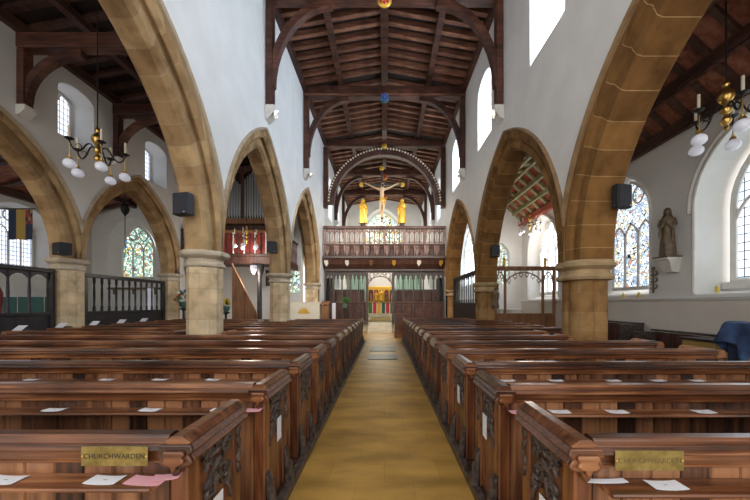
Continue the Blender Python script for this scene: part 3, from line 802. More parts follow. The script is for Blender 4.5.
# south aisle ceiling
YC2 = 8.3
root = SE('ceiling_aisle_right', (5.3, 0, 6))
prf = [(WK, 6.45), (5.27, 6.62), (XS, 5.5)]
b = MB()
for (p, q) in zip(prf, prf[1:]):
    b.add([(p[0], YB, p[1]), (q[0], YB, q[1]), (q[0], YC2, q[1]), (p[0], YC2, p[1]), (p[0], YB, p[1] + .1), (q[0], YB, q[1] + .1), (q[0], YC2, q[1] + .1), (p[0], YC2, p[1] + .1)],
          [(0, 1, 2, 3), (4, 7, 6, 5), (0, 4, 5, 1), (2, 6, 7, 3), (0, 3, 7, 4), (1, 5, 6, 2)])
b.build('boarding', M['aisle_roof'], root)
for x, z, w in ((5.27, 6.62, .10), (5.9, 6.04, .07), (4.6, 6.52, .06), (XS - .09, 5.5, .08)):
    MB().box(x - w, x + w, YB, YC2, z - .24, z - .04).build('purlin', M['roof'], root)
    MB().box(x - w * .6, x + w * .6, YB, YC2, z - .28, z - .24).build('purlin', M['truss'], root)
for y in (1.0, 4.4):
    for (p, q) in zip(prf, prf[1:]):
        MB().add([(p[0], y - .11, p[1]), (q[0], y - .11, q[1]), (q[0], y + .11, q[1]), (p[0], y + .11, p[1]), (p[0], y - .11, p[1] - .3), (q[0], y - .11, q[1] - .3), (q[0], y + .11, q[1] - .3), (p[0], y + .11, p[1] - .3)],
                 [(0, 1, 2, 3), (4, 7, 6, 5), (0, 4, 5, 1), (2, 6, 7, 3), (0, 3, 7, 4), (1, 5, 6, 2)]).build('principal_rafter', M['truss'], root)
for k in range(20):
    y = -1 + k * .46
    p, q = prf[1], prf[2]; w, h = .05, .1
    MB().add([(p[0], y - w, p[1]), (q[0], y - w, q[1]), (q[0], y + w, q[1]), (p[0], y + w, p[1]), (p[0], y - w, p[1] - h), (q[0], y - w, q[1] - h), (q[0], y + w, q[1] - h), (p[0], y + w, p[1] - h)],
             [(0, 1, 2, 3), (4, 7, 6, 5), (0, 4, 5, 1), (2, 6, 7, 3), (0, 3, 7, 4), (1, 5, 6, 2)]).build('rafter', M['roof'], root)
# painted chapel ceiling, seen through the arch and beyond the oak screen
root = SE('ceiling_chapel_right', (5.3, YC2, 6))
prc = [(WK, 6.449), (5.27, 6.619), (XS, 5.499)]; YC3 = 14.6; YC2 -= .06
slab = lambda p, q, y0, y1, t0, t1: MB().add([(p[0], y0, p[1] - t0), (q[0], y0, q[1] - t0), (q[0], y1, q[1] - t0), (p[0], y1, p[1] - t0), (p[0], y0, p[1] - t1), (q[0], y0, q[1] - t1), (q[0], y1, q[1] - t1), (p[0], y1, p[1] - t1)], [(0, 1, 2, 3), (4, 7, 6, 5), (0, 4, 5, 1), (2, 6, 7, 3), (0, 3, 7, 4), (1, 5, 6, 2)])
for p, q in zip(prc, prc[1:]):
    slab(p, q, YC2, YC3, -.1, 0).build('boarding', M['red_tile'], root)
    for k in range(11):
        y = YC2 + .15 + k * .58
        slab(p, q, y - .07, y + .07, .001, .14).build('rib', M['green_rib'], root)
    for f in ((.33, .66, 1) if p[0] > 5 else (0, .33, .66, .97)):
        x = p[0] + (q[0] - p[0]) * f; z = p[1] + (q[1] - p[1]) * f
        MB().box(x - .05, x + .05, YC2, 14.2, z - .20, z - .02).build('purlin', M['green_rib'], root)
MB().box(XS - .16, XS - .02, YC2, 14.2, 5.18, 5.40).build('wall_plate', M['red_tile'], root)
MB().add([(4.95, 14.2, 6.7), (WK, 14.2, 6.7), (WK, 22, 6.7), (4.95, 22, 6.7), (4.95, 14.2, 6.8), (WK, 14.2, 6.8), (WK, 22, 6.8), (4.95, 22, 6.8)], [(0, 1, 2, 3), (4, 7, 6, 5), (0, 4, 5, 1), (2, 6, 7, 3), (0, 3, 7, 4), (1, 5, 6, 2)]).build('vestry_boarding', M['red_tile'], root)
# ================================================================== PEWS
ZP = .062      # top of the pew platform
def pew_end_meshes(t, x, s, y, carved, d=.45):
    """bench end in the plane x (aisle face), thickness going to s; near post at y"""
    X = lambda u: x + s * u
    e = MB().box(X(.012), X(.062), y + .02, y + d - .02, ZP + .03, .87).build('end_panel', M['pew_end'], t)
    MB().cbox(X(0), X(.078), y, y + .085, ZP, .875, .012).build('end_post', M['pew_end'], t)
    MB().cbox(X(0), X(.078), y + d - .075, y + d, ZP, .875, .012).build('end_post', M['pew_end'], t)
    # moulded capping: three reeds running along the end
    c = MB(); pr = [(-.028, .862), (-.036, .868), (-.036, .876), (-.020, .892), (-.020, .897), (-.027, .901), (-.027, .907), (-.008, .926), (-.008, .931), (-.014, .935), (-.014, .941), (.010, .957), (.010, .961), (.018, .965), (.060, .965), (.068, .961), (.068, .957), (.092, .941), (.092, .92), (.10, .907), (.10, .868), (.092, .862)]
    c.prism(pr, y - .012, y + d + .012, lambda p, q, tt: (X(p), tt, q)); cap = c.build('end_capping', M['pew'], t, bevel=.002)
    # fleur shaped stop at the near corner
    f = MB()
    oc = [(-.026, .935), (.10, .935), (.108, .91), (.092, .89), (.106, .865), (.085, .845), (.06, .84), (.05, .815), (.037, .80), (.024, .815), (.014, .84), (-.011, .845), (-.032, .865), (-.018, .89), (-.034, .91)]
    f.prism(oc, y - .026, y - .013, lambda p, q, tt: (X(p), tt, q))
    f.prism([(.037 + (p - .037) * .62, .88 + (q - .88) * .62) for p, q in oc], y - .040, y - .026, lambda p, q, tt: (X(p), tt, q))
    f.build('corner_stop', M['pew'], t, bevel=.005)
    for yy in (y + .01, y + d - .075):
        fb = MB(); fb.prism([(-.012, ZP), (-.06, ZP), (-.064, ZP + .07), (-.05, ZP + .10), (-.05, ZP + .15), (-.03, ZP + .19), (-.03, ZP + .24), (0, ZP + .30)], yy, yy + .065, lambda p, q, tt: (X(p), tt, q))
        fb.build('end_foot', M['carved'], t, bevel=.006)
    if carved:
        k = MB(); F_ = X(-.004); n = (-s, 0, 0)
        P = lambda yy, z: (X(.004), y + yy, z)
        # cusped arch with leaf scrolls in the spandrels
        k.tube([P(.10 + .25 * i / 14, .56 + .20 * math.sin(PI * i / 14)) for i in range(15)], .011, 6)
        k.tube([P(.105 + .24 * i / 14, .50 + .05 * abs(math.sin(3 * PI * i / 14)) + .12 * math.sin(PI * i / 14)) for i in range(15)], .009, 6)
        for cy, cz, r in ((.15, .79, .045), (.30, .79, .045), (.225, .70, .05), (.145, .665, .03), (.305, .665, .03), (.225, .815, .025)):
            k.tube([P(cy + r * math.cos(a) * (1 - .06 * j), cz + r * math.sin(a) * (1 - .06 * j)) for j, a in enumerate([.5 + .55 * q for q in range(11)])], [.012 - .0006 * q for q in range(11)], 5)
            for q in range(5):
                a = .3 + 2 * PI * q / 5
                k.leafblob(P(cy + r * .75 * math.cos(a), cz + r * .75 * math.sin(a)), (0, math.cos(a), math.sin(a)), r * .62, r * .34, .013, n)
        for zz, yy in ((.60, .13), (.60, .32), (.555, .225), (.845, .12), (.845, .33)):
            k.leafblob(P(yy, zz), (0, .6, .8), .035, .02, .012, n); k.leafblob(P(yy, zz), (0, -.6, .8), .035, .02, .012, n)
        k.build('carved_tracery', M['carved'], t, smooth=True)
        # carved pendant on the far post
        g = MB()
        for j in range(4):
            g.leafblob((X(-.004), y + d - .037, .82 - .07 * j), (0, .35 * (-1) ** j, 1), .042, .024, .014, n)
        g.build('post_carving', M['carved'], t, smooth=True)
def make_pew(x0, s, L, y, label, group, carved=True, outer=True):
    t = T('church_pew', label, 'pew', (x0, y, ZP), group)
    X = lambda u: x0 + s * u
    pew_end_meshes(t, x0, s, y, carved)
    o_x = L - .0
    if outer:
        e = MB().box(X(L - .05), X(L), y + .02, y + .43, ZP + .03, .87); e.build('end_panel', M['pew_end'], t)
        MB().cbox(X(L - .065), X(L + .012), y, y + .08, ZP, .875, .012).build('end_post', M['pew_end'], t)
        c = MB(); c.prism([(L - .085, .868), (L - .09, .89), (L - .07, .93), (L - .04, .955), (L, .955), (L + .025, .92), (L + .03, .89), (L + .02, .868)], y - .012, y + .462, lambda p, q, tt: (X(p), tt, q)); c.build('end_capping', M['pew'], t, smooth=True)
    a, b = .08, L - .066
    # boarded back, every board with its own shoulders
    k = MB(); n = int((b - a) / .118); w = (b - a) / n; rnd = random.Random(3)
    for i in range(n):
        u0 = a + w * i; dz = rnd.uniform(-.002, .002)
        k.prism([(u0 + .0015, .020), (u0 + .006, .012 + dz), (u0 + w - .006, .012 + dz), (u0 + w - .0015, .020), (u0 + w - .0015, .034), (u0 + .0015, .034)], ZP + .02, .858, lambda p, q, tt: (X(p), y + q, tt))
    k.build('back_boarding', M['pew_board'], t)
    MB().box(X(a), X(b), y + .0, y + .028, ZP + .001, ZP + .11).build('back_plinth', M['pew'], t)
    # frieze, then the reeded top rail
    r = MB(); r.prism([(.0, .852), (-.004, .856), (-.004, .862), (.002, .866), (.002, .905), (-.002, .909), (.05, .909), (.05, .852)], a, b, lambda p, q, tt: (X(tt), y + p, q)); r.build('frieze', M['pew'], t)
    r = MB(); r.prism([(-.016, .905), (-.022, .910), (-.022, .916), (-.008, .929), (-.008, .933), (-.014, .936), (-.014, .941), (.002, .955), (.002, .959), (.008, .966), (.046, .968), (.058, .962), (.064, .950), (.064, .92), (.056, .905)], a, b, lambda p, q, tt: (X(tt), y + p, q)); r.build('top_rail', M['pew'], t, bevel=.002)
    l = MB(); l.prism([(.014, .782), (-.080, .782), (-.089, .786), (-.092, .793), (-.089, .800), (-.080, .803), (.014, .803)], a + .01, b, lambda p, q, tt: (X(tt), y + p, q)); l.build('book_ledge', M['pew'], t, smooth=True)
    MB().cbox(X(a), X(b), y + .05, y + .41, ZP + .40, ZP + .435, .01).build('seat', M['pew'], t)
    return t
YL = [1.224 + .785 * k for k in range(13)]; YR = [1.19 + .785 * k for k in range(14)]
pews = {}
lblL = lambda k: ('long oak pew on the organ side with the plain-lettered brass plate' if k == 0 else 'oak pew on the organ side of the aisle, %s row counting from the brass plate' % ORD[k])
lblR = lambda k: ('oak pew on the statue side bearing the tarnished brass plate' if k == 0 else 'oak pew on the statue side of the aisle, %s row counting from the brass plate' % ORD[k])
proto = make_pew(-.80, -1, 6.75, YL[0], lblL(0), 'pews on the organ side')
short = outerp = None
for k, y in enumerate(YL):
    if k == 0: continue
    if k in (6, 11, 12):
        if short is None:
            short = make_pew(-.80, -1, 2.40, y, 'short oak pew ending against the big pale octagonal pier, aisle side', 'pews on the organ side')
            outerp = make_pew(-4.16, -1, 3.39, y, 'oak pew beyond the big pale octagonal pier, on its outer side', 'pews on the organ side', carved=False)
        else:
            nm_ = 'row before' if k == 11 else 'foremost row, against'
            dup(short, (-.80, y, ZP), 'short oak pew in the %s the pier of the organ arch, aisle side' % nm_)
            dup(outerp, (-4.16, y, ZP), 'oak pew beyond the pier of the organ arch, %s it' % nm_)
    else: dup(proto, (-.80, y, ZP), lblL(k))
proto = make_pew(.75, 1, 3.25, YR[0], lblR(0), 'pews on the statue side')
short = None
for k, y in enumerate(YR):
    if k == 0: continue
    if k in (5, 6, 12, 13):
        lb = {5: 'short oak pew ending just before the big ochre pier', 6: 'short oak pew ending just behind the big ochre pier', 12: 'short oak pew ending at the ochre pier where the oak tracery screen begins', 13: 'short oak pew beside the tall black screen, the foremost on the statue side'}[k]
        if short is None: short = make_pew(.75, 1, 2.45, y, lb, 'pews on the statue side')
        else: dup(short, (.75, y, ZP), lb)
    else: dup(proto, (.75, y, ZP), lblR(k))

# brass plates with their lettering
def plate(xc, y, label, tarnished):
    zc = .892
    t = T('brass_plate', label, 'name plate', (xc, y - .0245, zc))
    MB().cbox(xc - .133, xc + .133, y - .0275, y - .0235, .853, .931, .0015).build('plate', M['brass_plate'], t)
    cu = bpy.data.curves.new('lettering', 'FONT'); cu.body = 'CHURCHWARDEN'; cu.size = .0285; cu.align_x = 'CENTER'; cu.align_y = 'CENTER'; cu.extrude = .0006; cu.space_character = 1.02
    o = bpy.data.objects.new('lettering_curve', cu); COL.objects.link(o)
    bpy.context.view_layer.update()
    me = bpy.data.meshes.new_from_object(o.evaluated_get(bpy.context.evaluated_depsgraph_get()))
    bpy.data.objects.remove(o)
    me.name = 'lettering'; me.materials.clear(); me.materials.append(M['letter'] if not tarnished else M['letter2'])
    q = bpy.data.objects.new('lettering', me); COL.objects.link(q); q.parent = t
    q.rotation_euler = (PI / 2, 0, 0); q.location = (0, -.0038, 0)
    for sx in (-1, 1):
        MB().ball((xc + sx * .127, y - .0285, zc), .005, 1, sy=.5).build('screw', M['brass'], t)
M['letter2'] = plain('worn_engraving', (.17, .12, .045), .6)
plate(-1.078, YL[0], 'brass plate reading churchwarden in dark capitals, on the organ side pew', False)
plate(1.028, YR[0], 'tarnished brass plate with faint capitals, on the statue side pew', True)

# ---- papers
def sheet(x, y, z, w, h, rot, label, mat='paper', group='paper sheets on the pew ledges', lines=True):
    t = T('paper_sheet', label, 'paper', (x, y, z + .001), group)
    c, s_ = math.cos(rot), math.sin(rot)
    R = lambda a, b, zz: (x + a * c - b * s_, y + a * s_ + b * c, z + zz)
    m = MB(); n = 6
    V = []
    for i in range(n + 1):
        for j in range(2):
            u = -w / 2 + w * i / n
            V += [R(u, -h / 2 + h * j, .001 + .004 * (abs(u) / w * 2) ** 3)]
    Vt = V + [(v[0], v[1], v[2] + .0012) for v in V]; o = len(V)
    Fs = []
    for i in range(n):
        a = i * 2; Fs += [(a, a + 2, a + 3, a + 1), (o + a, o + a + 1, o + a + 3, o + a + 2), (a, o + a, o + a + 2, a + 2), (a + 1, a + 3, o + a + 3, o + a + 1)]
    Fs += [(0, 1, o + 1, o), (2 * n, o + 2 * n, o + 2 * n + 1, 2 * n + 1)]
    m.add(Vt, Fs).build('page', M[mat], t)
    if lines:
        q = MB()
        q.add([R(-w * .06, -h * .02, .0036), R(w * .06, -h * .02, .0036), R(w * .06, h * .04, .0036), R(-w * .06, h * .04, .0036)], [(0, 1, 2, 3)])
        q.build('print', M['ink'], t, recalc=False)
    return t
ZL = .803
def ledge_x(px, y): return (px - VX) * (y - .045) / F
rows = [
    ('organ', 0, [(4, 'white sheet on churchwarden pew ledge, at the edge of the photo'), (104, 'white sheet under the lettered brass plate')], [(147, 'larger pink sheet beside the moulded pew end by the lettered brass plate'), (164, 'folded pink sheet partly under the larger pink one')]),
    ('organ', 1, [(54, 'white sheet farthest from the aisle on the second pew, organ side'), (150, 'middle white sheet on the second pew, organ side'), (221, 'white sheet nearer the pink one on the second pew, organ side')], [(254, 'pink sheet by the aisle end of the second pew, organ side')]),
    ('organ', 2, [(32, 'outermost white sheet on the third pew, organ side'), (107, 'white sheet second from the outside on the third pew, organ side'), (160, 'white sheet third from the outside on the third pew, organ side'), (213, 'white sheet closest to the aisle on the third pew, organ side')], []),
    ('statue', 0, [(606, 'white sheet at the back of the ledge beside the tarnished brass plate'), (667, 'large white sheet lying below the tarnished brass plate')], []),
    ('statue', 1, [(560, 'white sheet beside the pink one on the second pew, statue side'), (617, 'white sheet in the middle of the second pew, statue side'), (704, 'white sheet farthest from the aisle on the second pew, statue side')], [(517, 'pink sheet by the aisle end of the second pew, statue side')]),
    ('statue', 2, [(508, 'white sheet closest to the aisle on the third pew, statue side'), (556, 'white sheet second from the aisle on the third pew, statue side'), (613, 'white sheet third from the aisle on the third pew, statue side'), (658, 'white sheet fourth from the aisle on the third pew, statue side'), (697, 'white sheet outermost on the third pew, statue side')], []),
]
for side, k, ws, ps in rows:
    Y = (YL if side == 'organ' else YR)[k]
    for px, lb in ws:
        if px == 606: sheet(ledge_x(px, Y + .03), Y - .012, ZL, .16, .03, .0, lb, lines=False)
        else: sheet(ledge_x(px, Y), Y - .040, ZL, .125, .060, random.uniform(-.05, .05), lb)
    for i, (px, lb) in enumerate(ps):
        big = (k == 0 and i == 0)
        sheet(ledge_x(px, Y), Y - (.045 if i == 0 else .030), ZL + .006 * i, .15 if big else .10, .062 if i == 0 else .045, (-.08, .2)[i] if k == 0 else .05, lb, 'pink', 'pink sheets on the pew ledges', lines=False)
# notices stuck on the pew ends
def notice(x, y, z, s, label):
    t = T('paper_notice', label, 'paper notice', (x, y, z), 'white notices on the pew ends')
    MB().box(x, x + s * .002, y - .042, y + .042, z - .085, z + .085).build('page', M['paper'], t)
    MB().box(x - s * .0006, x, y - .016, y + .016, z - .03, z - .02).build('print', M['ink'], t)
for k, lb in ((0, 'white notice on the carved pew end beside the lettered brass plate'), (1, 'white notice on the second pew end, organ side')):
    notice(-.8 + .0115, YL[k] + .175, .535 if k == 0 else .58, -1, lb) if False else notice(-.790, YL[k] + (.20 if k == 0 else .24), .515 if k == 0 else .57, 1, lb)
for k, lb in ((0, 'white notice on the carved pew end beside the tarnished brass plate'), (1, 'white notice on the second pew end, statue side'), (2, 'white notice on the third pew end, statue side')):
    notice(.740, YR[k] + (.20 if k == 0 else .24), .515 if k == 0 else .60, -1, lb)
# hymn books with white cards at the outer ends of the organ side pews
for k, lb in ((6, 'dark book with white card on the outer pew end, at the edge of the photo'), (7, 'dark book with pale card, second from the photo edge along the outer pew ends'), (8, 'dark book with white card in front of the slim outer pier'), (9, 'dark book with small white card, just past the slim outer pier'), (10, 'dark book with white card, farthest along the outer pew ends')):
    y = YL[k] + .2; x = -7.33
    t = T('hymn_book', lb, 'book', (x, y, .957), 'books on the outer pew ends')
    MB().cbox(x - .13, x + .07, y - .07, y + .07, .9585, .985, .006).build('cover', M['black_wood'], t)
    m = MB(); m.add([(x - .17, y - .10, .961), (x + .02, y - .10, .961), (x + .02, y + .02, 1.06), (x - .17, y + .02, 1.06), (x - .17, y - .104, .963), (x + .02, y - .104, .963), (x + .02, y + .016, 1.062), (x - .17, y + .016, 1.062)], [(0, 1, 2, 3), (4, 7, 6, 5), (0, 4, 5, 1), (1, 5, 6, 2), (2, 6, 7, 3), (3, 7, 4, 0)])
    m.build('card', M['paper'], t)

# ================================================================== ROOD SCREEN AND GALLERY
t = T('chancel_screen', 'dark carved oak screen with open tracery and central doorway below the gallery', 'screen', (0, 16.4, 0))
X0, X1, DX0, DX1 = -WF + .08, WF - .08, -.95, .47
Ys = 16.32
for a, b in ((X0, DX0), (DX1, X1)):
    MB().box(a, b, Ys + .01, Ys + .09, .43, 1.52).build('dado_panel', M['screen'], t)
    MB().cbox(a, b, Ys - .03, Ys + .13, 1.52, 1.62, .02).build('dado_rail', M['screen'], t)
    MB().cbox(a, b, Ys - .04, Ys + .14, .425, .60, .02).build('sill', M['carved'], t)
    n = 5; w = (b - a) / n
    for k in range(n + 1):
        x = a + w * k
        MB().cbox(x - .035, x + .035, Ys - .02, Ys + .10, .60, 3.26, .012).build('mullion', M['carved'], t)
    for k in range(n):
        xa_, xb_ = a + w * k + .035, a + w * (k + 1) - .035; ww = xb_ - xa_
        q = MB()
        for h in range(2):
            u0, u1 = xa_ + ww * h / 2, xa_ + ww * (h + 1) / 2
            q.tube([(x, Ys + .04, pointed_z(x, u0, u1, 2.82, 3.12)) for x in samples(u0, u1, 8)], .026, 5)
            um = (u0 + u1) / 2
            q.tube([(u0, Ys + .04, 2.86), (um - .02, Ys + .04, 2.93)], [.02, .008], 5); q.tube([(u1, Ys + .04, 2.86), (um + .02, Ys + .04, 2.93)], [.02, .008], 5)
            q.prism([(u0, 3.26), (u0, 2.90), (um, 3.16), (u1, 2.90), (u1, 3.26)], Ys + .025, Ys + .055, lambda p, z, tt: (p, tt, z))
        xm = (xa_ + xb_) / 2
        q.tube([(xm, Ys + .04, 3.0), (xm, Ys + .04, 2.62)], [.035, .012], 6); q.ball((xm, Ys + .04, 2.60), .028, 1)
        q.build('tracery', M['carved'], t)
        d = MB(); d.tube([(x, Ys + .005, pointed_z(x, xa_ + .04, xb_ - .04, 1.15, 1.42)) for x in samples(xa_ + .04, xb_ - .04, 8)], .02, 5)
        for x in (xa_ + .04, xb_ - .04): d.tube([(x, Ys + .005, .62), (x, Ys + .005, 1.15)], .02, 5)
        d.build('panel_tracery', M['screen'], t)
for x in (DX0, DX1): MB().cbox(x - .07, x + .07, Ys - .07, Ys + .15, .425, 3.3, .02).build('door_post', M['carved'], t)
q = MB(); a, b = DX0 + .07, DX1 - .07; m_ = (a + b) / 2
q.tube([(x, Ys + .04, pointed_z(x, a, b, 2.55, 3.0)) for x in samples(a, b, 14)], .03, 6)
for cx, cz, r in ((a + .2, 3.05, .14), (b - .2, 3.05, .14), (m_, 3.14, .09), (a + .1, 2.82, .08), (b - .1, 2.82, .08), (a + .42, 3.14, .08), (b - .42, 3.14, .08)):
    q.tube([(cx + r * math.cos(u) * (1 + .2 * math.cos(4 * u)), Ys + .04, cz + r * math.sin(u) * (1 + .2 * math.cos(4 * u))) for u in [2 * PI * i / 16 for i in range(16)]], .017, 5, closed=True)
q.tube([(a, Ys + .04, 3.22), (b, Ys + .04, 3.22)], .03, 5)
for k in range(7):
    x = a + (b - a) * (k + .5) / 7; q.tube([(x, Ys + .04, 3.22), (x, Ys + .04, pointed_z(x, a, b, 2.55, 3.0))], .01, 5)
q.build('door_tracery', M['screen_light'], t)
MB().cbox(X0, X1, Ys - .10, Ys + .2, 3.262, 3.40, .02).build('head_beam', M['carved'], t)

t = T('rood_gallery', 'dark oak rood gallery with balustrade and hanging niches above the chancel screen', 'gallery', (0, 16.2, 3.4))
g = MB(); g.prism([(16.22, 3.41), (15.98, 3.62), (15.82, 3.90), (15.82, 3.98), (16.9, 3.98), (16.9, 3.41)], X0, X1, lambda p, z, tt: (tt, p, z)); g.build('coving', M['screen'], t)
MB().cbox(X0, X1, 15.76, 15.92, 3.90, 4.04, .02).build('lower_rail', M['carved'], t)
MB().cbox(X0, X1, 15.72, 15.94, 5.44, 5.60, .03).build('top_rail', M['screen'], t)
MB().cbox(X0, X1, 15.78, 15.90, 4.60, 4.68, .015).build('middle_rail', M['screen'], t)
MB().box(X0, X1, 15.94, 16.9, 3.99, 4.04).build('deck', M['screen'], t)
MB().box(X0, X1, 15.91, 15.95, 4.04, 4.62).build('niche_backing', M['screen'], t)
nb_ = 24
for k in range(nb_ + 1):
    x = X0 + .06 + (X1 - X0 - .12) * k / nb_
    big = k % 4 == 0
    MB().lathe([(.05, 4.68), (.05, 4.78), (.032, 4.82), (.045, 4.9), (.032, 5.0), (.03, 5.28), (.05, 5.36), (.05, 5.44)] if not big else [(.07, 4.68), (.07, 5.44)], (x, 15.84, 0), 8).build('baluster', M['screen_light'], t, smooth=not big)
    if k < nb_:
        x2 = X0 + .06 + (X1 - X0 - .12) * (k + 1) / nb_; xm = (x + x2) / 2; q = MB()
        q.tube([(u, 15.84, pointed_z(u, x, x2, 5.08, 5.38)) for u in samples(x, x2, 6)], .03, 5)
        q.tube([(xm + .05 * math.cos(v), 15.84, 5.36 + .05 * math.sin(v)) for v in [PI * 2 * i / 8 for i in range(8)]], .018, 5, closed=True)
        q.tube([(xm, 15.84, 5.36), (xm, 15.84, 4.68)], .02, 6)
        q.build('baluster_tracery', M['screen_light'], t); q = MB()
        q.tube([(u, 15.84, 9.76 - pointed_z(u, x, x2, 4.86, 5.02)) for u in samples(x, x2, 6)], .026, 5)
        q.build('lower_tracery', M['screen_light'], t)
        # canopied niche hanging below
        c = MB()
        c.prism([(x + .012, 4.60), (x + .012, 4.30), (xm, 4.06), (x2 - .012, 4.30), (x2 - .012, 4.60)], 15.86, 15.90, lambda p, z, tt: (p, tt, z))
        c.tube([(u, 15.80, pointed_z(u, x + .015, x2 - .015, 4.28, 4.55)) for u in samples(x + .015, x2 - .015, 6)], .02, 5)
        c.tube([(x, 15.79, 4.60), (x, 15.79, 4.12)], [.035, .014], 6); c.ball((x, 15.79, 4.09), .03, 1)
        c.tube([(xm, 15.79, 4.58), (xm, 15.77, 4.4)], [.03, .008], 5)
        c.build('niche', M['screen'] if k % 2 else M['screen_light'], t)
for i, px in enumerate((325, 347, 371, 394, 419, 441)):
    x = (px - VX) * 15.85 / F; x = max(X0 + .14, min(X1 - .14, x))
    c = MB(); c.prism([(x - .10, 3.80), (x + .10, 3.80), (x + .10, 3.64), (x, 3.50), (x - .10, 3.64)], 0, .03, lambda p, z, tt: (p, 15.80 + (3.84 - z) * .55 - tt, z))
    c.build('shield', [M['cloth_white'], M['corbel'], M['brown_wood'], M['gold'], M['cloth_white'], M['gold']][i], t)
# ---- the rood figures
def robed(name, label, cat, x, y, z, h, mat, turn=0, kx=1):
    """a standing robed figure: one body surface, head, folded arms"""
    m = MB(); seg = 24
    S_ = [(0, .17, .14), (.03, .175, .145), (.2, .16, .13), (.42, .14, .115), (.55, .125, .105), (.66, .14, .105), (.74, .145, .10), (.80, .12, .085), (.835, .055, .055), (.86, .045, .05), (.88, .058, .065), (.92, .07, .08), (.96, .064, .074), (.99, .035, .04), (1.0, .008, .01)]
    n = len(S_); V = []
    for i, (q, rx, ry) in enumerate(S_):
        for k in range(seg):
            a = 2 * PI * k / seg
            fold = 1 + (.07 * math.sin(a * 7 + q * 3) if q < .6 else 0)
            V.append((h * rx * fold * math.cos(a), h * ry * fold * math.sin(a), h * q))
    Fs = [(i * seg + k, i * seg + (k + 1) % seg, (i + 1) * seg + (k + 1) % seg, (i + 1) * seg + k) for i in range(n - 1) for k in range(seg)]
    Fs += [tuple(range(seg))[::-1], tuple((n - 1) * seg + k for k in range(seg))]
    m.add(V, Fs)
    for sx in (-1, 1):
        m.tube([(sx * h * .125, 0, h * .77), (sx * h * .155, -h * .03, h * .66), (sx * h * .12, -h * .10, h * .59), (sx * h * .03, -h * .135, h * .66)], [h * .045, h * .05, h * .042, h * .024], 8)
        m.tube([(sx * h * .12, -h * .09, h * .60), (sx * h * .13, -h * .10, h * .44), (sx * h * .10, -h * .10, h * .33)], [h * .03, h * .035, h * .01], 6)
        m.ball((sx * h * .018, -h * .14, h * .685), h * .022, 1, sz=1.6)
    m.ball((0, -h * .078, h * .915), h * .012, 1, sz=1.6)
    c, s_ = math.cos(turn), math.sin(turn)
    m.v = [(x + a * kx * c - b * s_, y + a * kx * s_ + b * c, z + d) for a, b, d in m.v]
    return m
def veil(h, x, y, z, turn, kx=1):
    m = MB(); seg = 20; V = []
    P = [(.72, .15, .12), (.80, .125, .105), (.86, .085, .095), (.92, .082, .092), (.97, .07, .08), (1.005, .04, .045), (1.015, .01, .01)]
    for q, rx, ry in P:
        for k in range(seg):
            a = PI * (-.12) + PI * 1.24 * k / (seg - 1)
            V.append((kx * h * rx * math.cos(a), h * ry * math.sin(a), h * q))
    Fs = [(i * seg + k, i * seg + k + 1, (i + 1) * seg + k + 1, (i + 1) * seg + k) for i in range(len(P) - 1) for k in range(seg - 1)]
    m.add(V, Fs)
    c, s_ = math.cos(turn), math.sin(turn)
    m.v = [(x + a * c - b * s_, y + a * s_ + b * c, z + d) for a, b, d in m.v]
    return m
for px, lb, tn in ((363, 'gilded standing saint in robes below the crucifix arm, organ side', .3), (402, 'gilded standing saint in robes below the crucifix arm, statue side', -.3)):
    x = (px - VX) * 15.84 / F
    t = T('saint_statue', lb, 'statue', (x, 15.84, 5.602), 'saints beside the crucifix')
    MB().lathe([(.15, 5.603), (.15, 5.66), (.11, 5.69), (.11, 5.75)], (x, 15.84, 0), 8, PI / 8).build('pedestal', M['screen'], t)
    robed('', '', '', x, 15.84, 5.752, 1.28, None, tn).build('figure', M['gold'], t, smooth=True)
    o = veil(1.28, x, 15.84, 5.752, tn).build('mantle', M['gold'], t, smooth=True)
    sd = o.modifiers.new('th', 'SOLIDIFY'); sd.thickness = .015
def skin_mesh(name, verts, edges, radii, mat, parent, root=0, sub=2):
    me = bpy.data.meshes.new(name); base = Vector((0, 0, 0)); q = parent
    while q is not None: base += q.location; q = q.parent
    me.from_pydata([tuple(Vector(v) - base) for v in verts], edges, [])
    o = bpy.data.objects.new(name + '_rig', me); COL.objects.link(o)
    o.modifiers.new('skin', 'SKIN'); sm = o.modifiers.new('sub', 'SUBSURF'); sm.levels = sub; sm.render_levels = sub
    for i, r in enumerate(radii): me.skin_vertices[0].data[i].radius = (r, r) if not isinstance(r, tuple) else r
    for i in range(len(verts)): me.skin_vertices[0].data[i].use_root = (i == root)
    bpy.context.view_layer.update()
    dg = bpy.context.evaluated_depsgraph_get()
    nm = bpy.data.meshes.new_from_object(o.evaluated_get(dg)); nm.name = name
    bpy.data.objects.remove(o)
    nm.materials.clear(); nm.materials.append(mat)
    for p in nm.polygons: p.use_smooth = True
    r = bpy.data.objects.new(name, nm); COL.objects.link(r); r.parent = parent
    return r
xc = (382 - VX) * 15.84 / F; yc = 15.84
t = T('crucifix', 'tall crucifix with golden end medallions standing on the rood gallery rail', 'crucifix', (xc, yc, 5.602))
MB().cbox(xc - .055, xc + .055, yc - .035, yc + .035, 5.603, 8.55, .01).build('upright', M['carved'], t)
MB().cbox(xc - 1.0, xc + 1.0, yc - .03, yc + .03, 7.74, 7.85, .01).build('crossbar', M['carved'], t)
for dx, z in ((-1.08, 7.80), (1.08, 7.80), (0, 8.66)):
    m = MB()
    for k in range(8):
        a = 2 * PI * k / 8; m.ball((xc + dx + .085 * math.cos(a), yc, z + .085 * math.sin(a)), .055, 1, sy=.5)
    m.ball((xc + dx, yc - .02, z), .07, 2, sy=.6); m.build('medallion', M['gold'], t, smooth=True)
    m = MB().tube([(xc + dx, yc, z + .12), (xc + dx, yc, 9.9 if dx == 0 else 10.3)], .007, 5); m.build('hanging_wire', M['iron'], t)
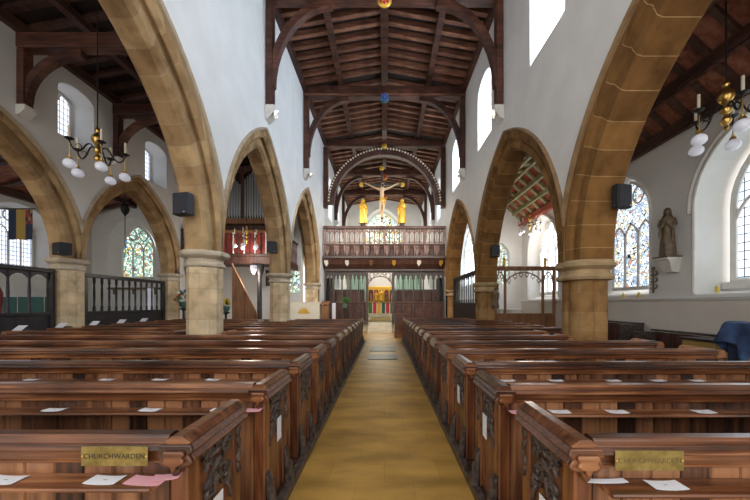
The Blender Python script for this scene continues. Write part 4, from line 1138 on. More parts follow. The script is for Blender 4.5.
MB().lathe([(.13, 5.604), (.13, 5.68), (.09, 5.72), (.09, 5.80)], (xc, yc, 0), 8, PI / 8).build('foot_block', M['corbel'], t)
m = MB()
for k in range(10):
    a = 2 * PI * k / 10; m.ball((xc + .10 * math.cos(a), yc - .09, 6.0 + .10 * math.sin(a)), .04, 1)
m.build('wreath', M['corbel'], t, smooth=True)
def C(x, y, z): return (xc + x, yc - .10 + y, z)
V = [C(0, 0, 6.92), C(0, -.02, 7.12), C(0, -.01, 7.34), C(0, -.01, 7.52), C(.02, -.03, 7.62), C(.03, -.07, 7.74), C(.02, -.06, 7.84),
     C(-.17, .0, 7.52), C(-.46, .02, 7.64), C(-.74, .04, 7.79), C(-.83, .04, 7.82), C(.17, .0, 7.52), C(.46, .02, 7.64), C(.74, .04, 7.79), C(.83, .04, 7.82),
     C(-.085, -.01, 6.86), C(-.08, -.10, 6.50), C(-.03, .01, 6.14), C(-.02, -.05, 6.02), C(.085, -.01, 6.86), C(.08, -.10, 6.50), C(.03, .0, 6.15), C(.03, -.07, 6.03)]
E = [(0, 1), (1, 2), (2, 3), (3, 4), (4, 5), (5, 6), (3, 7), (7, 8), (8, 9), (9, 10), (3, 11), (11, 12), (12, 13), (13, 14), (0, 15), (15, 16), (16, 17), (17, 18), (0, 19), (19, 20), (20, 21), (21, 22)]
R_ = [.115, .10, .125, .10, .05, .085, .06, .065, .048, .035, .038, .065, .048, .035, .038, .08, .058, .04, .032, .08, .058, .04, .032]
bd = skin_mesh('body', V, E, R_, M['flesh'], t)
m = MB()
for k in range(5):
    for s in (-1, 1):
        m.tube([C(s * .82, .03, 7.81), C(s * (.86 + .012 * k), .02, 7.84 + .018 * (2 - k)), C(s * (.90 + .01 * (2 - abs(k - 2))), -.01, 7.84 + .026 * (2 - k))], [.012, .010, .007], 5)
m.build('finger', M['flesh'], bd, smooth=True)
m = MB(); m.lathe([(.13, 0), (.14, .06), (.125, .14), (.12, .18)], C(0, 0, 6.86), 16, 0, lambda a: 1 + .06 * math.sin(6 * a)); m.tube([C(.11, -.1, 7.0), C(.17, -.1, 6.9), C(.16, -.1, 6.72)], [.03, .045, .012], 6); m.build('loincloth', M['gold'], bd, smooth=True)
m = MB(); m.ball(C(.028, -.055, 7.79), .088, 2, sz=1.1); m.ball(C(.03, -.04, 7.69), .06, 2); m.v = [(a, max(b, yc - .155), c_) for a, b, c_ in m.v]; m.build('hair', M['bronze'], bd, smooth=True)

# ================================================================== CHANCEL FURNISHINGS
cx = -.28
t = T('altar_reredos', 'gilded triptych reredos with red and gold figures behind the far altar', 'reredos', (cx, 26.6, .6))
MB().cbox(cx - 1.15, cx + 1.15, 26.55, 26.85, .652, 3.05, .03).build('back_board', M['gold'], t)
for i in range(5):
    x = cx - .92 + .46 * i
    m = MB().box(x - .19, x + .19, 26.53, 26.549, 1.75, 2.75); m.build('painted_panel', [M['navy'], M['red_panel'], M['flag_gold'], M['red_panel'], M['teal']][i], t)
    m = MB().tube([(u, 26.52, pointed_z(u, x - .2, x + .2, 2.62, 2.95)) for u in samples(x - .2, x + .2, 8)], .03, 5); m.build('panel_canopy', M['gold'], t)
    robed('', '', '', x, 26.46, 1.78, .82 if i != 2 else 1.0, None).build('figure', [M['flag_red'], M['gold'], M['gold'], M['bronze'], M['flag_red']][i], t, smooth=True)
t = T('high_altar', 'far altar with coloured embroidered frontal seen through the screen doorway', 'altar', (cx, 25.7, .4))
MB().cbox(cx - 1.1, cx + 1.1, 25.5, 26.3, .66, 1.66, .02).build('altar_body', M['cloth_white'], t)
MB().box(cx - 1.14, cx + 1.14, 25.44, 26.34, 1.662, 1.70).build('altar_cloth', M['flag_gold'], t)
for i in range(6):
    x = cx - .92 + .368 * i
    MB().box(x - .15, x + .15, 25.485, 25.499, .70, 1.62).build('frontal_panel', [M['leaf'], M['petal_red'], M['gold'], M['teal'], M['petal_red'], M['leaf']][i], t)
for i, x in enumerate((cx - .9, cx + .9)):
    t = T('altar_candlestick', 'brass candlestick on the far altar, on the %s side' % ('organ', 'statue')[i], 'candlestick', (x, 26.0, 1.702), 'altar candlesticks')
    MB().lathe([(.08, 1.703), (.05, 1.74), (.02, 1.78), (.03, 1.85), (.018, 1.9), (.018, 2.0), (.045, 2.03)], (x, 26.0, 0), 10).build('stick', M['brass'], t, smooth=True)
    MB().lathe([(.016, 2.03), (.016, 2.3)], (x, 26.0, 0), 8).build('candle', M['candle'], t)
for i, (y0, y1, z1, lb) in enumerate(((23.6, 27, .52, 'broad pale step below the far altar'), (24.6, 27, .65, 'upper pale step on which the far altar stands'))):
    tag(MB().box(-2.9, 2.9, y0, y1 - .05, .422 if i == 0 else .522, z1).build('altar_step', M['step'], loc=(0, y0, .42)), lb, 'step')
tag(MB().cbox(cx - .75, cx + .75, 18.0, 23.5, .4225, .428, .002).build('chancel_carpet', M['flag_gold'], loc=(0, 18, .42)), 'gold carpet strip running up the chancel to the altar', 'carpet')
for s in (-1, 1):
    sd_ = 'organ' if s < 0 else 'statue'
    for r in range(2):
        y0 = 17.6; xx = s * (1.35 + .85 * r)
        t = T('choir_stall', 'dark choir stall beyond the screen, %s row on the %s side' % (('inner', 'outer')[r], sd_), 'choir stall', (xx, 19.5, .42), 'choir stalls in the chancel')
        MB().box(xx, xx + s * .06, y0, y0 + 4.2, .425, 1.35 + .12 * r).build('front_panel', M['screen'], t)
        MB().cbox(xx - s * .06, xx + s * .26, y0, y0 + 4.2, 1.352 + .12 * r, 1.40 + .12 * r, .01).build('book_rest', M['screen'], t)
        for y in (y0, y0 + 4.14): MB().cbox(xx, xx + s * .6, y - .06, y, .425, 1.5 + .12 * r, .015).build('end', M['screen'], t)
        MB().box(xx + s * .55, xx + s * .6, y0, y0 + 4.1, .43, 1.15).build('bench_back', M['screen'], t)
    t = T('parclose_screen', 'dark slatted side screen within the chancel, on the %s side' % sd_, 'screen', (s * 3.1, 20, .42))
    MB().box(s * 3.16, s * 3.22, 16.9, 17.9, .43, 3.0).build('panel', M['black_wood'], t)
    for k in range(7): MB().cbox(s * 3.08, s * 3.15, 16.92 + k * .15, 16.98 + k * .15, .43, 3.0, .01).build('slat', M['black_wood'], t)

for s in (-1, 1):
    sd_ = 'organ' if s < 0 else 'statue'
    a, b = ((-3.05, -1.15) if s < 0 else (.68, 3.05))
    t = T('return_stall', 'dark panelled return stall just behind the screen, on the %s side' % sd_, 'choir stall', ((a + b) / 2, 16.9, .42), 'stalls behind the screen')
    MB().box(a, b, 16.93, 16.98, .425, 2.22).build('back_panel', M['screen'], t)
    MB().cbox(a, b, 16.92, 17.06, 2.222, 2.32, .015).build('cresting_rail', M['carved'], t)
    for k in range(6):
        x = a + (b - a) * k / 5; MB().cbox(x - .03, x + .03, 16.90, 16.928, .425, 2.22, .01).build('stile', M['carved'], t)
    MB().cbox(a, b, 16.985, 17.4, .85, .90, .01).build('seat', M['screen'], t)
    a, b = ((-3.15, -1.6) if s < 0 else (1.05, 3.15))
    t = T('riddel_curtain', 'pale green hanging curtain beside the far altar, on the %s side' % sd_, 'curtain', ((a + b) / 2, 26.4, 4.3), 'curtains by the altar')
    P = [(a + (b - a) * i / 40, 26.4 + .05 * math.sin(i * 1.3)) for i in range(41)]
    m = MB(); V = [(x, y, z) for x, y in P for z in (.66, 4.3)] + [(x, y + .02, z) for x, y in P for z in (.66, 4.3)]; o = 82
    Fs = []
    for i in range(40):
        p = 2 * i; Fs += [(p, p + 2, p + 3, p + 1), (o + p, o + p + 1, o + p + 3, o + p + 2), (p, o + p, o + p + 2, p + 2), (p + 1, p + 3, o + p + 3, o + p + 1)]
    m.add(V, Fs).build('cloth', M['curtain'], t, smooth=True)
    MB().tube([(a - .05, 26.41, 4.33), (b + .05, 26.41, 4.33)], .025, 8).build('rail', M['brass'], t)

# ================================================================== NAVE END FURNITURE
# cream altar in front of the pale pier
xa0, xa1, ya = -4.18, -2.86, 13.2
t = T('nave_altar', 'cream draped box altar with a gold sunburst, before the pale pier by the screen', 'altar', ((xa0 + xa1) / 2, ya, 0))
MB().box(xa0 - .1, xa1 - .02, ya - .5, ya + .9, .002, .45).build('platform', M['platform'], t)
MB().cbox(xa0, xa1, ya, ya + .7, .452, 1.55, .02).build('frontal', M['cloth_white'], t)
MB().box(xa0 - .02, xa1 + .02, ya - .02, ya + .72, 1.552, 1.59).build('top', M['cloth_white'], t)
xm = (xa0 + xa1) / 2 - .02; m = MB()
m.prism([(xm + .20 * math.cos(PI * i / 14), 1.08 + .20 * math.sin(PI * i / 14)) for i in range(15)], ya - .012, ya - .001, lambda p, z, tt: (p, tt, z))
for i in range(9):
    a = PI * (i + .5) / 9; m.tube([(xm + .2 * math.cos(a), ya - .008, 1.08 + .2 * math.sin(a)), (xm + .31 * math.cos(a), ya - .008, 1.08 + .31 * math.sin(a))], [.022, .006], 5)
m.build('sunburst', M['gold'], t)
t = T('oak_lectern', 'narrow golden oak desk standing beside the cream altar', 'lectern', (-2.62, 13.3, 0))
MB().cbox(-2.78, -2.50, 13.25, 13.6, .002, 1.46, .02).build('body', M['brown_wood'], t)
MB().add([(-2.82, 13.18, 1.47), (-2.46, 13.18, 1.47), (-2.46, 13.62, 1.60), (-2.82, 13.62, 1.60), (-2.82, 13.18, 1.50), (-2.46, 13.18, 1.50), (-2.46, 13.62, 1.63), (-2.82, 13.62, 1.63)], [(0, 3, 2, 1), (4, 5, 6, 7), (0, 1, 5, 4), (1, 2, 6, 5), (2, 3, 7, 6), (3, 0, 4, 7)]).build('sloping_top', M['brown_wood'], t)
t = T('banner_stand', 'slim white upright banner beside the golden oak desk', 'banner', (-2.28, 13.5, 0))
MB().cbox(-2.36, -2.20, 13.49, 13.515, .12, 1.54, .006).build('banner', M['paper'], t)
MB().cbox(-2.40, -2.16, 13.42, 13.58, .002, .118, .01).build('base', M['iron'], t)
t = T('potted_plant', 'leafy green potted plant on a tall stand before the chancel screen', 'plant', (-2.05, 15.5, 0))
MB().lathe([(.16, .002), (.14, .05), (.03, .08), (.03, 1.25), (.14, 1.28), (.14, 1.30)], (-2.05, 15.5, 0), 12).build('stand', M['iron'], t, smooth=True)
MB().lathe([(.10, 1.302), (.13, 1.5), (.14, 1.5), (.13, 1.52)], (-2.05, 15.5, 0), 12).build('pot', M['vase'], t, smooth=True)
m = MB(); rnd = random.Random(5)
for k in range(60):
    a = rnd.uniform(0, 2 * PI); e = rnd.uniform(.1, 1.4); l = rnd.uniform(.12, .30)
    d = (math.cos(a) * math.cos(e), math.sin(a) * math.cos(e), math.sin(e))
    m.leafblob((-2.05 + d[0] * l, 15.5 + d[1] * l, 1.55 + d[2] * l), d, .10, .035, .008, (-math.sin(a), math.cos(a), .3))
m.build('leaves', M['leaf'], t)
t = T('prayer_desk', 'small red-brown oak prayer desk at the aisle end, statue side', 'desk', (.55, 13.4, 0))
MB().cbox(.44, .90, 13.2, 13.26, .002, 1.05, .012).build('front', M['pew'], t)
for x in (.44, .86): MB().cbox(x, x + .05, 13.262, 13.62, .002, .98, .012).build('side', M['pew'], t)
MB().add([(.42, 13.16, 1.06), (.93, 13.16, 1.06), (.93, 13.60, .985), (.42, 13.60, .985), (.42, 13.16, 1.09), (.93, 13.16, 1.09), (.93, 13.60, 1.01), (.42, 13.60, 1.01)], [(0, 3, 2, 1), (4, 5, 6, 7), (0, 1, 5, 4), (1, 2, 6, 5), (2, 3, 7, 6), (3, 0, 4, 7)]).build('sloping_top', M['pew'], t)
# ================================================================== SCREENS OF THE AISLES
def baluster_screen(name, label, ptx, y0, y1, n, zt, arched, group=None):
    """screen in an arcade opening at X = ptx"""
    t = T(name, label, 'screen', (ptx, (y0 + y1) / 2, 0), group)
    x = ptx
    MB().cbox(x - .05, x + .05, y0, y1, .002, .14, .01).build('sill', M['black_wood'], t)
    MB().box(x - .02, x + .02, y0, y1, .14, zt * .52).build('lower_panel', M['black_wood'], t)
    MB().cbox(x - .045, x + .045, y0, y1, zt * .52, zt * .52 + .08, .01).build('middle_rail', M['black_wood'], t)
    MB().cbox(x - .07, x + .07, y0, y1, zt - .10, zt, .015).build('top_rail', M['black_wood'], t)
    for y in (y0 + .05, y1 - .05): MB().cbox(x - .06, x + .06, y - .05, y + .05, .14, zt - .1, .01).build('post', M['black_wood'], t)
    a, b = y0 + .1, y1 - .1; w = (b - a) / n
    for k in range(1, n):
        MB().lathe([(.034, zt * .52 + .08), (.034, zt * .52 + .2), (.022, zt * .52 + .24), (.03, zt * .75), (.022, zt - .3), (.034, zt - .22), (.034, zt - .10)], (x, a + w * k, 0), 8).build('baluster', M['black_wood'], t, smooth=True)
    if arched:
        q = MB()
        for k in range(n):
            u0, u1 = a + w * k, a + w * (k + 1)
            P = [(u0, zt - .1), (u0, zt - .34)] + [(s, pointed_z(s, u0, u1, zt - .34, zt - .16)) for s in samples(u0, u1, 8)][1:-1] + [(u1, zt - .34), (u1, zt - .1)]
            q.prism(P, x - .018, x + .018, lambda p, z, tt: (tt, p, z))
        q.build('arched_head', M['black_wood'], t)
    return t
baluster_screen('parclose_screen', 'black screen with arched heads below the striped flag', XAM, 4.45, 7.42, 7, 2.36, True, 'black aisle screens')
baluster_screen('parclose_screen', 'black balustered screen below the green stained chapel window', XAM, 8.14, 11.14, 12, 2.34, False, 'black aisle screens')
baluster_screen('parclose_screen', 'tall black screen filling the narrow ochre arch by the rood gallery', WM, 11.32, 15.7, 13, 2.85, True)
# oak tracery screen across the south aisle
t = T('oak_tracery_screen', 'light oak openwork screen with arched tracery across the statue side aisle', 'screen', (5.2, 11.2, 0))
Yo = 11.32
MB().cbox(WK + .12, XS - .07, Yo - .05, Yo + .05, 2.76, 2.92, .015).build('top_rail', M['brown_wood'], t)
MB().cbox(WK + .12, XS - .07, Yo - .04, Yo + .04, 1.06, 1.15, .012).build('middle_rail', M['brown_wood'], t)
px_ = [WK + .16, 4.55, 5.97, XS - .11]
for x in px_: MB().cbox(x - .04, x + .04, Yo - .045, Yo + .045, .002, 2.76, .012).build('post', M['brown_wood'], t)
for a, b in zip(px_, px_[1:]):
    MB().box(a + .04, b - .04, Yo - .015, Yo + .015, .004, 1.06).build('lower_panel', M['brown_wood'], t)
    q = MB(); a += .04; b -= .04
    q.tube([(u, Yo, 2.30 + .40 * math.sin(PI * (u - a) / (b - a)) ** .6) for u in samples(a, b, 16)], .025, 6)
    nn = max(2, int((b - a) / .22))
    for k in range(nn):
        u0, u1 = a + (b - a) * k / nn, a + (b - a) * (k + 1) / nn; um = (u0 + u1) / 2
        zc_ = 2.30 + .40 * math.sin(PI * (um - a) / (b - a)) ** .6
        q.tube([(um + .07 * math.cos(v), Yo, zc_ - .09 + .06 * math.sin(v)) for v in [PI * 2 * i / 10 for i in range(10)]], .014, 5, closed=True)
        q.tube([(um, Yo, zc_), (um, Yo, 2.76)], .012, 5)
        q.leafblob((um, Yo, zc_ - .17), (0, 0, 1), .05, .03, .015, (0, 1, 0))
    q.build('tracery', M['screen_light'], t)
for i, px in enumerate((504, 545)):
    x = at(px, 0, Yo)[0]
    t = T('gilded_finial', 'small gilded figure on the oak tracery screen rail, %s' % ('beside the ochre pier' if i == 0 else 'in front of the white chapel window'), 'ornament', (x, Yo, 2.92), 'gilded figures on the oak screen')
    MB().lathe([(.05, 2.921), (.05, 2.95), (.03, 2.97)], (x, Yo, 0), 10).build('foot', M['gold'], t)
    robed('', '', '', x, Yo, 2.972, .33, None).build('figure', M['gold'], t, smooth=True)
# things in the south chapel
t = T('chapel_altar', 'white draped chapel altar behind the oak tracery screen', 'altar', (5.25, 12.9, 0))
MB().cbox(4.85, 5.75, 12.6, 13.2, .002, 1.25, .02).build('altar_body', M['cloth_white'], t)
m = MB()
for k in range(8): m.tube([(4.88 + k * .12, 12.585, 1.24), (4.88 + k * .12 + .01, 12.57, .6), (4.88 + k * .12, 12.575, .02)], .03, 6)
m.build('drapery', M['white_paint'], t, smooth=True)
MB().cbox(4.80, 5.80, 12.54, 13.25, 1.252, 1.29, .01).build('altar_cloth', M['paper'], t)
t = T('dark_lectern', 'small dark lectern beside the white chapel altar', 'lectern', (5.95, 12.2, 0))
MB().lathe([(.18, .002), (.16, .05), (.035, .09), (.035, 1.02)], (6.0, 12.2, 0), 10).build('stand', M['black_wood'], t, smooth=True)
MB().cbox(5.75, 6.25, 12.05, 12.35, 1.022, 1.12, .015).build('book_rest', M['black_wood'], t)

# ================================================================== ORGAN
t = T('organ_gallery', 'oak organ gallery with red panels and balustrade over the aisle end', 'gallery', (-6, 12.6, 3))
gx0, gx1, gy0, gy1 = XA + .12, -WK - .12, 11.75, 14.4
MB().cbox(gx0, gx1, gy0, gy0 + .24, 3.08, 3.36, .02).build('front_beam', M['screen'], t)
MB().cbox(gx1 - .24, gx1, gy0 + .25, gy1, 3.08, 3.36, .02).build('side_beam', M['screen'], t)
MB().box(gx0, gx1 - .25, gy0 + .25, gy1, 3.28, 3.36).build('deck', M['screen'], t)
MB().box(gx0 + .05, gx1 - .05, gy0 + .06, gy0 + .10, 3.50, 4.30).build('front_panel', M['red_panel'], t)
MB().cbox(gx0, gx1, gy0 + .0, gy0 + .14, 4.30, 4.40, .015).build('handrail', M['brown_wood'], t)
MB().cbox(gx0, gx1, gy0 + .0, gy0 + .14, 3.36, 3.48, .015).build('bottom_rail', M['screen'], t)
for k in range(17):
    x = gx0 + .08 + (gx1 - gx0 - .16) * k / 16
    MB().lathe([(.035, 3.48), (.02, 3.6), (.03, 3.85), (.02, 4.1), (.035, 4.30)], (x, gy0 + .02, 0), 8).build('baluster', M['screen'] if k % 2 else M['white_paint'], t, smooth=True)
MB().cbox(gx1 - .12, gx1, gy0 + .3, gy1, 4.30, 4.40, .015).build('handrail', M['screen'], t)
for k in range(12):
    y = gy0 + .4 + k * .2
    MB().lathe([(.035, 3.361), (.02, 3.5), (.03, 3.85), (.02, 4.1), (.035, 4.30)], (gx1 - .06, y, 0), 8).build('baluster', M['screen_light'], t, smooth=True)
for x in (gx0 + .1, -4.95):
    MB().lathe([(.16, .002), (.16, .2), (.10, .3), (.085, 2.5), (.10, 2.6), (.16, 2.8), (.2, 3.07)], (x, gy0 + .13, 0), 10).build('post', M['black_wood'], t, smooth=True)
t = T('pipe_organ', 'tall organ with ranks of grey metal pipes in a red-brown case', 'organ', (-5.9, 12.9, 3.36))
MB().cbox(-7.2, -4.4, 12.7, 13.6, 3.362, 4.85, .03).build('lower_case', M['screen'], t)
MB().box(-7.1, -4.5, 12.66, 12.699, 3.6, 4.6).build('case_panel', M['red_panel'], t)
MB().cbox(-7.3, -4.3, 12.5, 13.6, 4.852, 5.08, .03).build('impost', M['brown_wood'], t)
MB().box(-7.15, -4.45, 13.2, 13.6, 5.082, 7.28).build('back_case', M['roof'], t)
for k in range(24):
    x = -7.02 + k * .11; tw = 1 - abs(((k + 4) % 12) - 6) / 6.0
    h = 1.50 + .62 * tw; r = .046
    m = MB(); m.lathe([(.012, 5.082), (r, 5.30), (r, 5.082 + h - .02), (r * .9, 5.082 + h)], (x, 12.72, 0), 12)
    m.build('pipe', M['pipe'], t, smooth=True)
for x in (-7.22, -5.98, -4.38):
    MB().cbox(x - .06, x + .06, 12.6, 13.2, 5.082, 7.30, .015).build('case_post', M['screen'], t)
for a, b in ((-7.16, -6.04), (-5.92, -4.44)):
    m = MB(); P = [(a, 7.3)] + [(s, 7.3 - .25 * abs((s - (a + b) / 2) / ((b - a) / 2)) ** 1.5 - .08) for s in samples(a, b, 10)] + [(b, 7.3)]
    m.prism(P, 12.6, 12.66, lambda p, z, tt: (p, tt, z)); m.build('carved_crest', M['screen'], t)
# white partition, framed picture and boarded stair below the gallery
t = T('boarded_stair', 'sloping boarded stair side below the organ gallery', 'stair', (-5.6, 11.3, 0))
m = MB()
for k in range(9):
    x0 = -5.72 + k * .105
    m.prism([(x0, .002), (x0, 2.95 - .21 * k), (x0 + .1, 2.95 - .21 * (k + 1)), (x0 + .1, .002)], 11.25, 11.30, lambda p, z, tt: (p, tt, z))
m.build('side_boarding', M['brown_wood'], t)
for k in range(9):
    MB().box(-4.76 - k * .1 - .12, -4.76 - k * .1, 11.31, 11.72, .10 + .2 * k + .18, .10 + .2 * k + .22).build('tread', M['pew'], t)
MB().tube([(-5.74, 11.27, 3.02), (-4.78, 11.27, 1.08)], .035, 8).build('handrail', M['brown_wood'], t)
for i, (xp, zp, w, h, lb) in enumerate(((-5.05, 2.12, .30, .55, 'small framed print on the white wall below the organ gallery'), (-5.6, 2.75, .25, .75, 'dark framed board on the white wall below the organ gallery'))):
    y = 14.495
    t = T('framed_picture', lb, 'picture', (xp, y, zp))
    m = MB()
    for a, b, c, d in ((-w, w, h / 2 - .05, h / 2), (-w, w, -h / 2, -h / 2 + .05)): m.box(xp + a / 2, xp + b / 2, y - .04, y - .002, zp + c, zp + d)
    for s in (-1, 1): m.box(xp + s * w / 2, xp + s * (w / 2 - .05), y - .04, y - .002, zp - h / 2, zp + h / 2)
    m.build('frame', M['black_wood'], t)
    MB().box(xp - w / 2 + .04, xp + w / 2 - .04, y - .02, y - .003, zp - h / 2 + .04, zp + h / 2 - .04).build('picture', M['corbel'] if i == 0 else M['slab'], t)
t = T('hanging_lantern', 'pale glass lantern hanging under the organ gallery beam', 'lantern', (-4.98, 11.42, 2.7))
MB().lathe([(.02, 3.07), (.05, 3.04), (.13, 2.98), (.13, 2.82), (.06, 2.68), (.01, 2.64)], (-4.98, 11.42, 0), 8).build('glass', M['globe'], t)
MB().lathe([(.14, 2.97), (.14, 3.0), (.02, 3.07), (.008, 3.08), (.008, 8.0)], (-4.98, 11.42, 0), 8).build('cap', M['iron'], t)

# ================================================================== CHANDELIERS
def chandelier(x, y, zb, ztop, r, label, arms=5, a0=-PI / 2 + .14, k=1.0):
    """body spans zb..zb+.8k; arms carry a candle above and an opal globe below"""
    t = T('chandelier', label, 'chandelier', (x, y, zb), 'brass chandeliers')
    pr = [(.012, 0), (.035, .03), (.02, .07), (.06, .12), (.07, .16), (.04, .21), (.025, .25), (.065, .29), (.07, .33), (.035, .38), (.03, .42), (.085, .48), (.105, .54), (.085, .61), (.04, .66), (.035, .70), (.05, .73), (.03, .78), (.012, .82)]
    MB().lathe([(a * k, zb + b * k) for a, b in pr], (x, y, 0), 18).build('body', M['brass'], t, smooth=True)
    MB().tube([(x, y, zb + .81 * k), (x, y, ztop)], .012 * max(k, .8), 6).build('cable', M['iron'], t)
    for i in range(arms):
        a = a0 + 2 * PI * i / arms; c, s_ = math.cos(a), math.sin(a)
        P = [(.04, .30), (.14, .40), (.24, .36), (.34, .22), (.46, .16), (.55, .22), (.60, .32)]
        # smooth the S curve
        Q = []
        for j in range(len(P) - 1):
            for u in (0, .33, .66):
                p0, p1, p2, p3 = P[max(j - 1, 0)], P[j], P[j + 1], P[min(j + 2, len(P) - 1)]
                Q.append(tuple(.5 * (2 * p1[d] + (p2[d] - p0[d]) * u + (2 * p0[d] - 5 * p1[d] + 4 * p2[d] - p3[d]) * u * u + (-p0[d] + 3 * p1[d] - 3 * p2[d] + p3[d]) * u ** 3) for d in (0, 1)))
        Q.append(P[-1])
        W = lambda q, h: (x + c * q * r / .6, y + s_ * q * r / .6, zb + h * k)
        m = MB(); m.tube([W(*q) for q in Q], .014 * k, 6)
        m.tube([W(.40 + .06 * math.cos(v), .26 + .06 * math.sin(v)) for v in [4.2 - .5 * j for j in range(9)]], [.010 * k * (1 - .07 * j) for j in range(9)], 5)
        ar = m.build('arm', M['iron'], t, smooth=True)
        ex, ey = x + c * r, y + s_ * r
        MB().lathe([(.015 * k, zb + .31 * k), (.05 * k, zb + .335 * k), (.075 * k, zb + .35 * k), (.07 * k, zb + .36 * k), (.02 * k, zb + .36 * k)], (ex, ey, 0), 12).build('drip_pan', M['iron'], ar, smooth=True)
        MB().lathe([(.021 * k, zb + .36 * k), (.021 * k, zb + .60 * k), (.006, zb + .61 * k)], (ex, ey, 0), 10).build('candle', M['candle'], ar, smooth=True)
        ix, iy = x + c * r * .98, y + s_ * r * .98
        MB().lathe([(.008 * k, zb + .30 * k), (.008 * k, zb + .04 * k), (.022 * k, zb + .03 * k), (.02 * k, zb + .0 * k), (.04 * k, zb - .01 * k), (.045 * k, zb - .04 * k), (.05 * k, zb - .06 * k)], (ix, iy, 0), 12).build('fitting', M['brass'], ar, smooth=True)
        MB().lathe([(.05 * k, zb - .055 * k), (.08 * k, zb - .08 * k), (.1 * k, zb - .12 * k), (.096 * k, zb - .17 * k), (.065 * k, zb - .205 * k), (.01 * k, zb - .22 * k)], (ix, iy, 0), 16).build('globe', M['globe'], ar, smooth=True)
    return t
chandelier(-5.93, 6.2, 4.35, 7.8, .44, 'brass chandelier with candles and white globes within the huge pale arch', a0=-PI / 2 + math.radians(51))
chandelier(5.52, 4.85, 4.31, 6.45, .40, 'brass chandelier with candles and white globes within the huge ochre arch', a0=-PI / 2 + math.radians(48))
chandelier(-5.15, 11.2, 3.75, 8.0, .40, 'small brass chandelier hanging in front of the organ gallery', k=.85)
chandelier(6.1, 12.6, 4.62, 5.5, .42, 'small brass chandelier under the painted chapel ceiling', k=.8)
t = T('hanging_lamp', 'dark hanging lamp on a thin rod in front of the green chapel window', 'lamp', (-9.9, 11.4, 4.9))
MB().tube([(-9.86, 11.4, 5.8), (-9.86, 11.4, 3.2)], .012, 6).build('rod', M['iron'], t)
MB().lathe([(.02, 5.35), (.09, 5.3), (.14, 5.15), (.12, 5.0), (.05, 4.9), (.02, 4.85)], (-9.86, 11.4, 0), 10).build('shade', M['iron'], t, smooth=True)

# ================================================================== LOUDSPEAKERS
def speaker(x, y, z, w, h, d, turn, label, wallx):
    t = T('loudspeaker', label, 'loudspeaker', (x, y, z), 'loudspeakers on the piers')
    c, s_ = math.cos(turn), math.sin(turn)
    def rot(m):
        m.v = [(x + (a - x) * c - (b - y) * s_, y + (a - x) * s_ + (b - y) * c, q) for a, b, q in m.v]; return m
    rot(MB().cbox(x - w / 2, x + w / 2, y - d / 2, y + d / 2, z - h / 2, z + h / 2, .012)).build('cabinet', M['speaker'], t)
    g = rot(MB().cbox(x - w / 2 + .015, x + w / 2 - .015, y - d / 2 - .012, y - d / 2 - .001, z - h / 2 + .015, z + h / 2 - .015, .008)).build('grille', M['speaker_grille'], t)
    rot(MB().box(x + w * .28, x + w * .36, y - d / 2 - .015, y - d / 2 - .0121, z - h / 2 + .03, z - h / 2 + .045)).build('badge', M['corbel'], g)
    m = MB().tube([(x + s_ * -d * .45, y + c * d * .45, z), wallx], .02, 6); m.build('mounting_bracket', M['iron'], t)
speaker(-3.70, 5.52, 3.33, .32, .40, .16, -.2, 'black loudspeaker on the big pale octagonal pier', (-3.66, 5.70, 3.33))
speaker(3.83, 4.84, 3.23, .27, .38, .11, .2, 'black loudspeaker on the big ochre pier', (3.80, 4.98, 3.25))
speaker(-7.73, 7.2, 2.82, .33, .29, .22, -.35, 'black loudspeaker on the slim outer pier above the black screens', (-7.95, 7.42, 2.85))
speaker(-3.72, 9.95, 3.38, .28, .37, .22, .1, 'small black loudspeaker on the pier of the organ arch', (-3.7, 10.14, 3.38))
speaker(3.78, 10.25, 3.30, .27, .40, .22, -.1, 'small black loudspeaker on the ochre pier beside the painted chapel roof', (3.72, 10.5, 3.3))

# small floodlights on the corbels of the nave trusses
for y, nm in ((8.4, 'nearest roof truss'), (12.3, 'second roof truss')):
    for s in (-1, 1):
        x = s * (WF - .32)
        t = T('spotlight', 'small white spotlight under the %s, on the %s side' % (nm, 'organ' if s < 0 else 'statue'), 'spotlight', (x, y - .05, 6.75), 'spotlights under the trusses')
        MB().tube([(x, y - .2, 6.78), (x + s * .05, y - .02, 6.70)], [.07, .05], 10).build('lamp_housing', M['white_paint'], t)
        MB().tube([(x + s * .03, y - .07, 6.72), (s * (WF - .13), y - .07, 6.8)], .015, 6).build('mount_arm', M['iron'], t)

# ================================================================== STATUE, ORNAMENTS ON THE SOUTH WALL
xs, ys, zs_ = 6.34, 6.72, 2.56
t = T('saint_statue', 'brown carved robed saint standing on a white corbel between the windows', 'statue', (xs, ys, zs_))
robed('', '', '', xs, ys, zs_ + .002, 1.08, None, -.95, .78).build('figure', M['bronze'], t, smooth=True)
o = veil(1.08, xs, ys, zs_ + .002, -.95, .78).build('mantle', M['bronze'], t, smooth=True); sd = o.modifiers.new('th', 'SOLIDIFY'); sd.thickness = .012
t = T('wall_corbel', 'white stone corbel carrying the brown saint statue', 'corbel', (XS - .2, ys, 2.5))
m = MB(); m.prism([(.001, 2.53), (.32, 2.53), (.32, 2.49), (.28, 2.46), (.16, 2.22), (.001, 2.20)], ys - .17, ys + .17, lambda p, z, tt: (XS - p, ys + (tt - ys) * (1 if z > 2.3 else .6), z)); m.build('bracket', M['corbel'], t)
MB().box(XS - .34, XS - .002, ys - .19, ys + .19, 2.535, 2.5605).build('shelf', M['bronze'], t)
t = T('wall_ornament', 'small bronze scrolled ornament on the white wall below the saint statue', 'ornament', (XS, 7.22, 2.05))
m = MB(); X_ = XS - .03
m.tube([(X_, 7.22, 1.76), (X_, 7.22, 2.32)], .018, 6)
